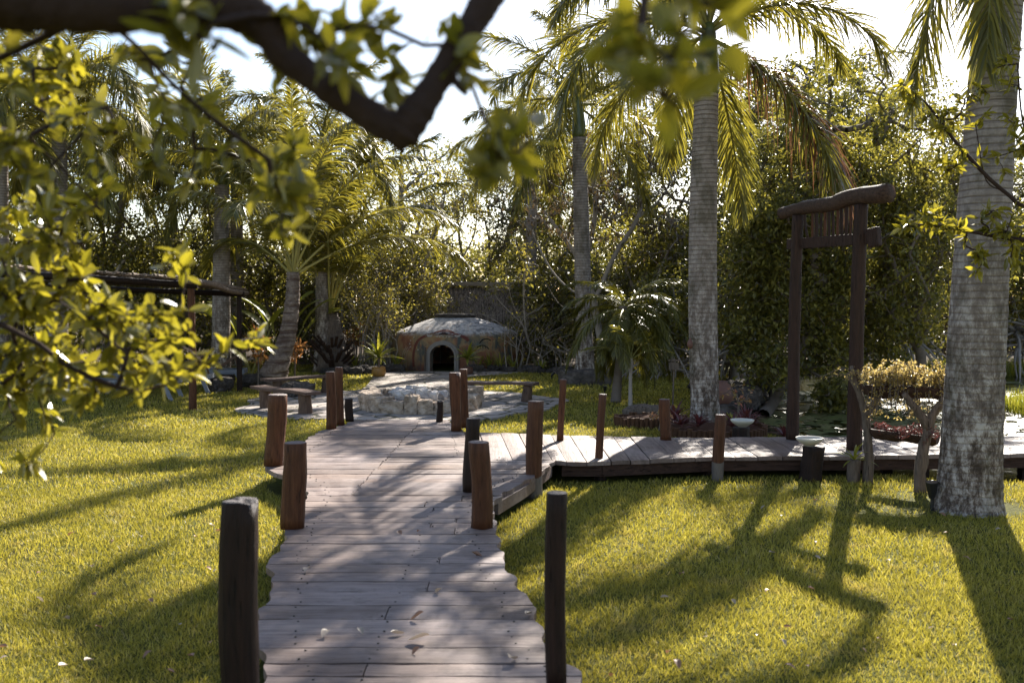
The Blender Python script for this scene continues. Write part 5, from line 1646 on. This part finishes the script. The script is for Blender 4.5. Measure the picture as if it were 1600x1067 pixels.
blobs = [BL(50, 120, 2.6, 70, 60, 24), BL(150, 210, 2.5, 60, 50, 9), BL(60, 250, 2.3, 60, 40, 7), BL(250, 120, 2.3, 60, 40, 10), BL(330, 200, 2.3, 60, 40, 9), BL(430, 250, 2.2, 55, 45, 13),
         BL(480, 300, 2.2, 30, 24, 6), BL(280, 270, 2.3, 30, 20, 4), BL(450, 370, 2.3, 30, 20, 2), BL(60, 360, 2.9, 70, 60, 28), BL(90, 460, 2.9, 85, 50, 40), BL(220, 500, 2.7, 85, 45, 28), BL(60, 560, 2.9, 70, 60, 32),
         BL(170, 590, 2.7, 90, 36, 18), BL(290, 575, 2.6, 50, 28, 9), BL(35, 670, 2.9, 40, 60, 14), BL(10, 440, 2.8, 40, 120, 24), BL(385, 540, 2.9, 20, 30, 3), BL(275, 415, 2.8, 22, 18, 4), BL(140, 310, 2.8, 40, 40, 8),
         BL(450, 60, 1.5, 60, 50, 6, .12), BL(560, 40, 1.5, 60, 30, 4, .12), BL(340, 30, 1.35, 50, 50, 2, .08), BL(620, 130, 1.6, 40, 30, 3, .1), BL(520, 110, 1.35, 30, 30, 2, .05),
         BL(790, 200, 1.55, 50, 40, 7, .1), BL(720, 110, 1.5, 20, 60, 3, .08), BL(780, 250, 1.5, 30, 20, 2, .05), BL(30, 30, 1.5, 40, 40, 4, .1), BL(260, 20, 1.3, 30, 30, 2, .05)]
tips = np.concatenate([ellip(q, c, r, n, .05) for c, r, n in blobs]) - ob
g, td, _, _ = grow([left - ob, left2 - ob, left3 - ob, left4 - ob], tips, .08, .0017, .34, .008, rng=q, curve=.12)
part('twigs', g, M['bark_dark'], t, smooth=True)
gl = Geo(); whorls(gl, tips, td, 7, .055, .0235, q, .85, .05, LEAF_HI, .1, .006, lv=.38)
part('leaves', gl, M['lf_near'], t)
# the second, nearer bough crossing the upper right
rb = np.array([P(1000, -260, 1.6), P(1020, -120, 1.35), P(1010, -20, 1.25), P(1000, 60, 1.2)]) - ob
tips = np.concatenate([ellip(q, c, r, n, .05) for c, r, n in [BL(1010, 150, 1.15, 60, 30, 3, .06), BL(1080, 70, 1.15, 70, 45, 5, .06), BL(980, 50, 1.25, 50, 40, 4, .06), BL(1090, 0, 1.3, 60, 30, 4, .06)]]) - ob
g, td, _, _ = grow([smoothpath(rb, 14)], tips, .06, .0022, .42, .012, rng=q, curve=.1)
part('twigs', g, M['bark_dark'], t, smooth=True)
gl = Geo(); whorls(gl, tips, td, 4, .058, .03, q, .9, .04, LEAF_HI, .1, .006, lv=.2)
part('leaves', gl, M['lf_near'], t)

# ================================================================== small garden plants
def rosette(g, o, n, L, W, q, arch=.8, up=(.5, 1.3), mat=0, segs=6):
    for k in range(n):
        a = k * 2.399963 + q.uniform(-.3, .3); e = q.uniform(*up); ll = L * q.uniform(.7, 1.1)
        s = np.linspace(0, 1, segs); el = e - arch * s ** 1.3 * q.uniform(.7, 1.2)
        d = np.stack([np.cos(el) * math.cos(a), np.cos(el) * math.sin(a), np.sin(el)], -1)
        p = np.asarray(o) + np.concatenate([[np.zeros(3)], np.cumsum(d[1:] * ll / (segs - 1), 0)])
        b = np.array((-math.sin(a), math.cos(a), 0)); w = W / 2 * np.sin(PI * (.15 + .84 * s)) ** .7
        nn = np.cross(d, b)
        V = np.stack([p - b * w[:, None] + nn * w[:, None] * .35, p, p + b * w[:, None] + nn * w[:, None] * .35], 1).reshape(-1, 3)
        F = []
        for i in range(segs - 1):
            c = i * 3; F += [(c, c + 3, c + 4, c + 1), (c + 1, c + 4, c + 5, c + 2)]
        g.add(V, [F], mat)
q = np.random.default_rng(70)
def plant(name, label, cat, loc, n, L, W, leaf, group=None, **kw):
    g = Geo(); rosette(g, (0, 0, .02), n, L, W, q, **kw)
    return solo(name, g, M[leaf], label, cat, loc, group)
places = [(2.25, 13.25), (2.45, 13.05), (3.05, 13.1), (3.2, 13.35), (2.9, 13.0), (2.25, 13.7), (3.25, 13.75), (3.6, 13.1)]
nm = ['front left in the palm bed', 'in front of the middle palm trunk, left of the ground post', 'beside the low bowl stump on its left', 'at the right end of the palm bed', 'right below the middle palm roots', 'far left in the palm bed by the rocks', 'behind the low bowl stump', 'on the right of the low bowl stump over the walkway edge']
for (x, y), n_ in zip(places, nm):
    plant('bromeliad', 'purple-red bromeliad ' + n_, 'bromeliad', (x, y, .14 if x < 3.5 else 0), 20, q.uniform(.24, .34), .04, 'redleaf', 'red bromeliads around the middle palm', up=(.3, 1.4), arch=.7)
def small_shrub(name, label, loc, h, r, n, leaf, L, W, nl, bark='bark', tip=.005, **kw):
    loc = np.asarray(loc, float)
    return manual_tree(name, label, loc, [[loc, loc + (.02, 0, h * .5), loc + (0, .02, h * .75)]], [(loc + (0, 0, h * .75), (r, r, h * .3), n)], leaf, L, W, nl, cat='shrub', bark=bark, tipr=tip, scatter=.015, back=.06, step=.1, **kw)
small_shrub('flowering_shrub', 'leafy plant with coral pink bracts right of the middle palm trunk', (3.05, 13.45, .1), .6, .22, 12, 'pinkflower', .075, .035, 5, seed=41)
small_shrub('flowering_shrub', 'low plant with coral bracts at the left foot of the middle palm', (1.95, 13.15, .1), .28, .2, 8, 'pinkflower', .055, .03, 5, seed=42)
c = G(403, 612); small_shrub('croton', 'upright orange-leaved croton left of the leaning coconut trunk', (c[0], c[1], 0), 1.25, .22, 22, 'crotonleaf', .17, .05, 6, seed=43)
c = G(452, 603); small_shrub('croton', 'pinkish orange croton right of the leaning coconut trunk', (c[0], c[1] + .5, 0), 1.0, .2, 22, 'crotonleaf', .16, .045, 7, seed=44)
c = G(535, 578); small_shrub('croton', 'reddish croton right of the young coconut palm base', (c[0] + .3, c[1] + .3, 0), 1.15, .3, 20, 'crotonleaf', .2, .05, 5, seed=45)
# potted fan plants either side of the path
for px, py, s, lb in ((592, 590, 1.0, 'leafy plant in an ochre glazed pot at the left edge of the path'), (731, 586, .8, 'leafy fan plant in a dark pot right beside the hut doorway')):
    b = G(px, py)
    o = solo('plant_pot', lathe([(.55, 0), (.8, .2), (1.0, .7), (.95, 1.25), (.88, 1.45), (.95, 1.5), (.8, 1.5), (.75, 1.2), (0.01, 1.2)], .17 * s), M['terracotta' if s == 1 else 'urn'], lb.replace('leafy plant in an ', '').replace('leafy fan plant in a ', ''), 'plant pot', (b[0], b[1], 0), 'pots by the path', smooth=True)
    g = Geo()
    tube(g, [(0, 0, .15 * s), (0.02, 0, .42 * s)], .03, 6, mat=1)
    rosette(g, (0, 0, .36 * s), 34, .62 * s, .075, q, arch=.6, up=(.0, 1.5))
    solo('potted_plant', g, [M['rosetteleaf'], M['bark']], lb.replace('leafy plant in an ochre glazed pot', 'spiky bright green plant growing from the ochre pot').replace('leafy fan plant in a dark pot', 'spiky green plant growing from the dark pot'), 'plant', (b[0], b[1], .1), 'spiky plants by the path')
# big paddle-leaved plants
def paddle(label, px, py, y, n, L, seed):
    q = np.random.default_rng(seed); b = G(px, py); x = X(px, y)
    t = thing('paddle_leaf_plant', label, 'plant', (x, y, 0), 0, 'big paddle-leaved plants'); g = Geo(); gs = Geo()
    for k in range(n):
        a = q.uniform(-.5, .5) + (0 if k % 2 else PI); e = q.uniform(.9, 1.4); pl = L * q.uniform(.45, .7)
        d = np.array((math.cos(a) * math.cos(e), math.sin(a) * math.cos(e), math.sin(e))); tip = d * pl
        tube(gs, smoothpath([(0, 0, 0), d * pl * .5 + (0, 0, .05), tip], 6), np.linspace(.022, .012, 6), 5)
        segs = 9; s = np.linspace(0, 1, segs); el = e - 1.0 * s ** 1.4; LL = L * .6
        dd = np.stack([np.cos(el) * math.cos(a), np.cos(el) * math.sin(a), np.sin(el)], -1)
        p = tip + np.concatenate([[np.zeros(3)], np.cumsum(dd[1:] * LL / (segs - 1), 0)])
        bb = unit(np.array((-math.sin(a), math.cos(a), .5 * q.normal()))); w = .13 * np.sin(PI * (.05 + .9 * s)) ** .6; nn = np.cross(dd, bb)
        V = np.stack([p - bb * w[:, None] + nn * w[:, None] * .3, p, p + bb * w[:, None] + nn * w[:, None] * .3], 1).reshape(-1, 3); F = []
        for i in range(segs - 1):
            c = i * 3; F += [(c, c + 3, c + 4, c + 1), (c + 1, c + 4, c + 5, c + 2)]
        g.add(V, [F])
    part('leaf_blades', g, M['rosetteleaf'], t, smooth=True); part('stalks', gs, M['rachis'], t)
paddle('big paddle-leaved plant behind the leaning coconut trunk', 440, 590, 25.2, 8, 2.0, 1)
paddle('big paddle-leaved plant left of the leaning coconut near the pergola post', 392, 590, 24.0, 6, 1.9, 2)
for k, (px, y) in enumerate([(748, 25.9), (765, 25.8), (782, 25.6), (802, 25.4), (845, 25.2), (588, 26.1), (555, 25.9), (620, 25.9)]):
    plant('strap_leaf_plant', 'tuft of upright yellow-green blades in the border %s' % ['nearest the hut doorway on its right', 'second right of the doorway', 'under the right flank of the hut', 'at the right end of the hut wall', 'at the foot of the pale palm', 'between the hut and the ochre pot', 'right of the young coconut', 'against the left wall of the hut'][k], 'plant', (X(px, y), y, 0), 18, q.uniform(.4, .65), .035, 'rosetteleaf', 'blade-leaved tufts at the hut border', up=(.8, 1.5), arch=.5)
# dark root mound under the lichened palm
bm = G(915, 601); g = Geo(); V, F = rough_block((1.1, .8, .5), 91, rnd=.5, amp=.05); g.add(V + np.array((0, 0, .05)), [F])
solo('root_mound', g, M['darkrock'], 'dark root mound at the foot of the lichened royal palm', 'root mound', (bm[0], bm[1] + .25, 0))
# brown gourd hung on the lichened palm, and a small one on the middle palm
for px, py, base, r, lb in ((899, 515, G(915, 597), .075, 'round pale gourd lamp hanging on the left side of the lichened palm'), (1080, 537, G(1103, 672), .06, 'brown gourd hanging on the left side of the middle palm')):
    p = P(px, py, base[1] - .05)
    t = thing('gourd_lamp', lb, 'lamp', p, 0, 'gourds hung on palm trunks')
    g = Geo(); n = 16; pr = [(0.05, -1.2), (.6, -1.05), (.95, -.5), (1, 0), (.8, .6), (.5, 1.0), (.25, 1.4), (.05, 1.5)]
    V = [(a * r * math.cos(k * 2 * PI / n), a * r * math.sin(k * 2 * PI / n), b_ * r) for a, b_ in pr for k in range(n)]
    g.add(V, [[(a * n + k, a * n + (k + 1) % n, (a + 1) * n + (k + 1) % n, (a + 1) * n + k) for a in range(len(pr) - 1) for k in range(n)]]); part('shell', g, M['greywood' if r > .07 else 'urn'], t, smooth=True)
    g = Geo(); tube(g, [(0, 0, 1.4 * r), (.06, .0, 2.4 * r)], .006, 6); part('cord', g, M['black'], t)
# green hose clip round the huge palm
bp = G(1513, 797); pz = P(1545, 355, 8.6)
g = Geo(); cxp = X(1543, 8.9); tube(g, [(.235 * math.cos(a), .235 * math.sin(a), .01 * math.sin(a)) for a in np.linspace(0, 2 * PI, 40)], .008, 6, cap=False)
solo('cable', g, M['black'], 'thin dark cable tied round the huge palm trunk', 'cable', (cxp, bp[1] + .05, pz[2]))

# planting on the troughs
def trailing(label, a, b, n, leaf, h, hang, seed, name='trailing_plant'):
    q = np.random.default_rng(seed); a, b = np.asarray(a), np.asarray(b); c = (a + b) / 2
    g = Geo(); T = []; D = []
    for k in range(n):
        p = a + (b - a) * q.uniform(-.03, 1.03) + np.array((0, q.normal(0, .05), 0)) - c
        if q.random() < .5: dx, dy, hz = q.normal(0, .13), q.normal(-.03, .1), h * q.uniform(.15, 1); pts = [p, p + np.array((dx * .35, dy * .35, hz * .9)), p + np.array((dx * .8, dy * .8, hz)), p + np.array((dx * 1.2, dy * 1.2, hz * .55))]
        else:
            s = -1 if q.random() < .6 else 1
            e = p + np.array((q.normal(0, .07), s * q.uniform(.1, .18), -hang * q.uniform(.2, 1))); pts = [p, p + np.array((0, s * .09, h * .5)), e]
        pts = smoothpath(pts, 9); tube(g, pts, .0035, 4, cap=False, mat=1)
        for i in range(1, 9):
            for _ in range(3): T.append(pts[i] + q.normal(0, .006, 3)); D.append(unit(pts[i] - pts[i - 1]))
    T = np.array(T); D = np.array(D); whorls(g, T, D, 2, .026, .010, q, 1.0, .01, LEAF_MID, .1, .010)
    return solo(name, g, [M[leaf], M['bark']], label, 'plant', c, None)
trailing('straw-coloured trailing plant spilling over the upper trough of the driftwood planter', P(1352, 600, yl - .05), P(1484, 606, yr + .05), 170, 'fernleaf', .24, .32, 1)
trailing('small reddish plant in the lower trough of the driftwood planter', P(1375, 671, yl), P(1450, 680, yr), 22, 'redleaf', .08, .06, 2)
plant('stump_plant', 'strappy orchid-like plant on a little stump under the planter', 'plant', (c1[0] - .12, c1[1] + .05, .2), 18, .26, .025, 'rosetteleaf', up=(.2, 1.4))
g = log_geo(.065, .23, 95, z0=-.04, taper=.05, wob=.1, topdome=.02); solo('small_stump', g, M['greywood'], 'little pale stump beneath the orchid-like plant by the planter', 'stump', (c1[0] - .12, c1[1] + .05, 0), smooth=True)

# lily pads and reeds on the pond
q = np.random.default_rng(90)
g = Geo(); n = 3000; k = 0; O = []
while len(O) < n:
    x, y = q.uniform(3.6, 14), q.uniform(12, 26)
    if sdpoly(np.array([x]), np.array([y]), POND)[0] < -.35 and snoise(x, y, 1.6, 8) > -.2 and (y < 22 or x < 12): O.append((x, y, -.125 + q.uniform(0, .006)))
O = np.array(O); th = np.linspace(.25, 2 * PI - .25, 11)
pad = [(0, 0, 0)] + [(math.cos(a), math.sin(a), .03 * math.sin(3 * a)) for a in th]
a = q.uniform(0, 2 * PI, len(O)); r = q.uniform(.07, .17, len(O))
stamp(g, pad, [(0, i, i + 1) for i in range(1, 11)], O, np.stack([np.cos(a), np.sin(a), q.normal(0, .03, len(O))], -1), np.tile((0, 0, 1.0), (len(O), 1)) + q.normal(0, .05, (len(O), 3)), np.stack([r, r, r], -1))
solo('lily_pads', g, M['lily'], 'floating lily pads covering the pond behind the gate', 'lily pads', kind='stuff')
def reeds(label, x0, x1, y0, y1, n, h, seed):
    q = np.random.default_rng(seed); g = Geo(); O = np.stack([q.uniform(x0, x1, n), q.uniform(y0, y1, n), np.full(n, -.2)], -1)
    d = unit(np.stack([q.normal(0, .25, n), q.normal(0, .25, n), np.ones(n)], -1)); hh = h * q.uniform(.5, 1.1, n)
    stamp(g, [(0, -.5, 0), (0, .5, 0), (.6, .4, .03), (.6, -.4, .03), (1, 0, .1)], [(0, 1, 2, 3), (3, 2, 4)], O, d, q.normal(0, 1, (n, 3)), np.stack([hh, np.full(n, .014), hh], -1))
    solo('reeds', g, M['rosetteleaf'], label, 'reeds', kind='stuff')
reeds('reedy grass tussock in the pond at the right edge', 8.6, 10.4, 16.2, 18.2, 2600, .5, 3)
reeds('grassy fringe along the far bank of the pond', 8, 17, 25.6, 27.2, 6000, .6, 4)

# ================================================================== lawn
def lawn():
    q = np.random.default_rng(100); g = Geo()
    POLYS = [DECKPOLY, WALKPOLY]
    bands = [(3.2, 6.5, 6500, .045, .0042), (6.5, 9.5, 3800, .047, .0058), (9.5, 14, 1700, .05, .0085), (14, 20, 800, .055, .013), (20, 29.5, 380, .06, .02)]
    V5 = [(0, -.5, 0), (0, .5, 0), (.55, .4, .10), (.55, -.4, .10), (1, 0, .38)]
    for y0, y1, dens, h, w in bands:
        xl, xr = -.60 * y1 - 1.5, min(.60 * y1 + 1.5, 7 if y1 < 12 else 5.5)
        n = int((xr - xl) * (y1 - y0) * dens)
        x = q.uniform(xl, xr, n); y = q.uniform(y0, y1, n)
        ok = (x > -.60 * y - 1.5) & (x < .60 * y + 1.5)
        for pl in POLYS: ok &= ~inpoly(x, y, pl)
        ok &= ~inpoly(x, y, TERR) & ~inpoly(x, y, PATH)
        # grass is worn thin in places and round the trunks
        thin = snoise(x, y, .5, 21) + .6 * snoise(x, y, .17, 22) + np.where(np.hypot((x - 3.75) / 1.3, (y - 8.9) / .55) < 1, .9, 0)
        ok &= q.uniform(0, 1, n) < np.clip(1.15 - 1.1 * np.clip(thin - .1, 0, 1), .12, 1)
        for cx_, cy_, r_ in [(4.08, 8.75, .42), (b1[0], b1[1] + .35, .5), (2.75, 13.55, .7), (HX, HY, 2.4)]:
            ok &= np.hypot(x - cx_, y - cy_) > r_ * (.85 + .25 * q.uniform(0, 1, n))
        x, y = x[ok], y[ok]
        sd = sdpoly(x, y, POND); k = sd > .1; x, y = x[k], y[k]
        k = ~((y > 25.1) & (np.abs(x - HX) < 4)); x, y = x[k], y[k]
        n = len(x); z = ground_z(x, y)
        tuft = .6 + .7 * (.5 + .5 * snoise(x, y, .22, 23)) + .25 * snoise(x, y, .06, 24)
        hh = h * q.uniform(.55, 1.25, n) * tuft
        lean = q.normal(0, .45, (n, 2)) + np.stack([snoise(x, y, .3, 25), snoise(x, y, .3, 26)], -1) * .5
        d = unit(np.stack([lean[:, 0], lean[:, 1], np.ones(n)], -1))
        stamp(g, V5, [(0, 1, 2, 3), (3, 2, 4)], np.stack([x, y, z - .004], -1), d, q.normal(0, 1, (n, 3)) + (0, 0, .3), np.stack([hh, np.full(n, w) * q.uniform(.7, 1.3, n), hh], -1))
    solo('lawn_grass', g, M['grass'], 'bright yellow-green lawn grass', 'grass', kind='stuff')
lawn()

# fallen leaves
q = np.random.default_rng(110)
fl = []
for k in range(4):
    g = Geo(); V, F = LEAF_HI; V = np.array(V) * (1, 1, 1); V[:, 2] = V[:, 2] * .8 + .18 * np.sin(V[:, 0] * 3.1 + k) + .12 * np.abs(V[:, 1]) * (k + 1)
    V[:, 2] -= V[:, 2].min(); V[:, 0] -= .5; g.add(V, [F]); fl.append((g.mesh('leaf_brown%d' % k, [M['deadleaf']], True), g.mesh('leaf_pale%d' % k, [M['deadleaf_pale']], True)))
def dead(px, py, z, s, pale, label, group, rz=None):
    p = G(px, py, z); o = link('fallen_leaf', fl[int(q.integers(0, 4))][pale], None, (p[0], p[1], z + .003), (q.normal(0, .15), q.normal(0, .15), q.uniform(0, 6.28)), (s, s * .6, s * .7))
    setp(o, label, 'leaf', group)
for px, py, s, pale, lb in ((652, 967, .075, 0, 'dark curled leaf in the middle of the near planks'), (621, 991, .07, 1, 'crumpled pale brown leaf just left of the planks centre'), (653, 1003, .1, 1, 'largest pale curled leaf on the near planks'),
      (650, 1020, .05, 0, 'small dark leaf just below the largest pale leaf'), (508, 995, .07, 1, 'pale leaf on the left of the near planks'), (564, 989, .05, 1, 'tiny pale leaf between the left leaf and the centre leaves'),
      (685, 926, .055, 1, 'pale leaf alone on the planks right of centre'), (745, 868, .07, 0, 'red-brown leaf on the deck near the long post shadow'), (625, 834, .06, 0, 'dark leaf on the planks before the round posts'),
      (654, 832, .04, 0, 'very small dark leaf right of the dark leaf before the round posts'), (480, 892, .07, 1, 'pale leaf near the left wavy deck edge'), (800, 1034, .08, 1, 'pale leaf near the right front post'), (826, 960, .06, 1, 'pale leaf at the right wavy deck edge')):
    dead(px, py, DZ + .004, s, pale, lb, 'fallen leaves on the deck')
for k in range(64):
    while True:
        px, py = (q.uniform(0, 400), q.uniform(790, 1060)) if k % 2 else (q.uniform(860, 1600), q.uniform(780, 1060))
        p = G(px, py)
        if not inpoly(p[0:1], p[1:2], DECKPOLY)[0]: break
    dead(px, py, .035, q.uniform(.03, .065), int(q.random() < .2), 'dry fallen leaf lying in the near lawn grass', 'fallen leaves scattered over the lawn')
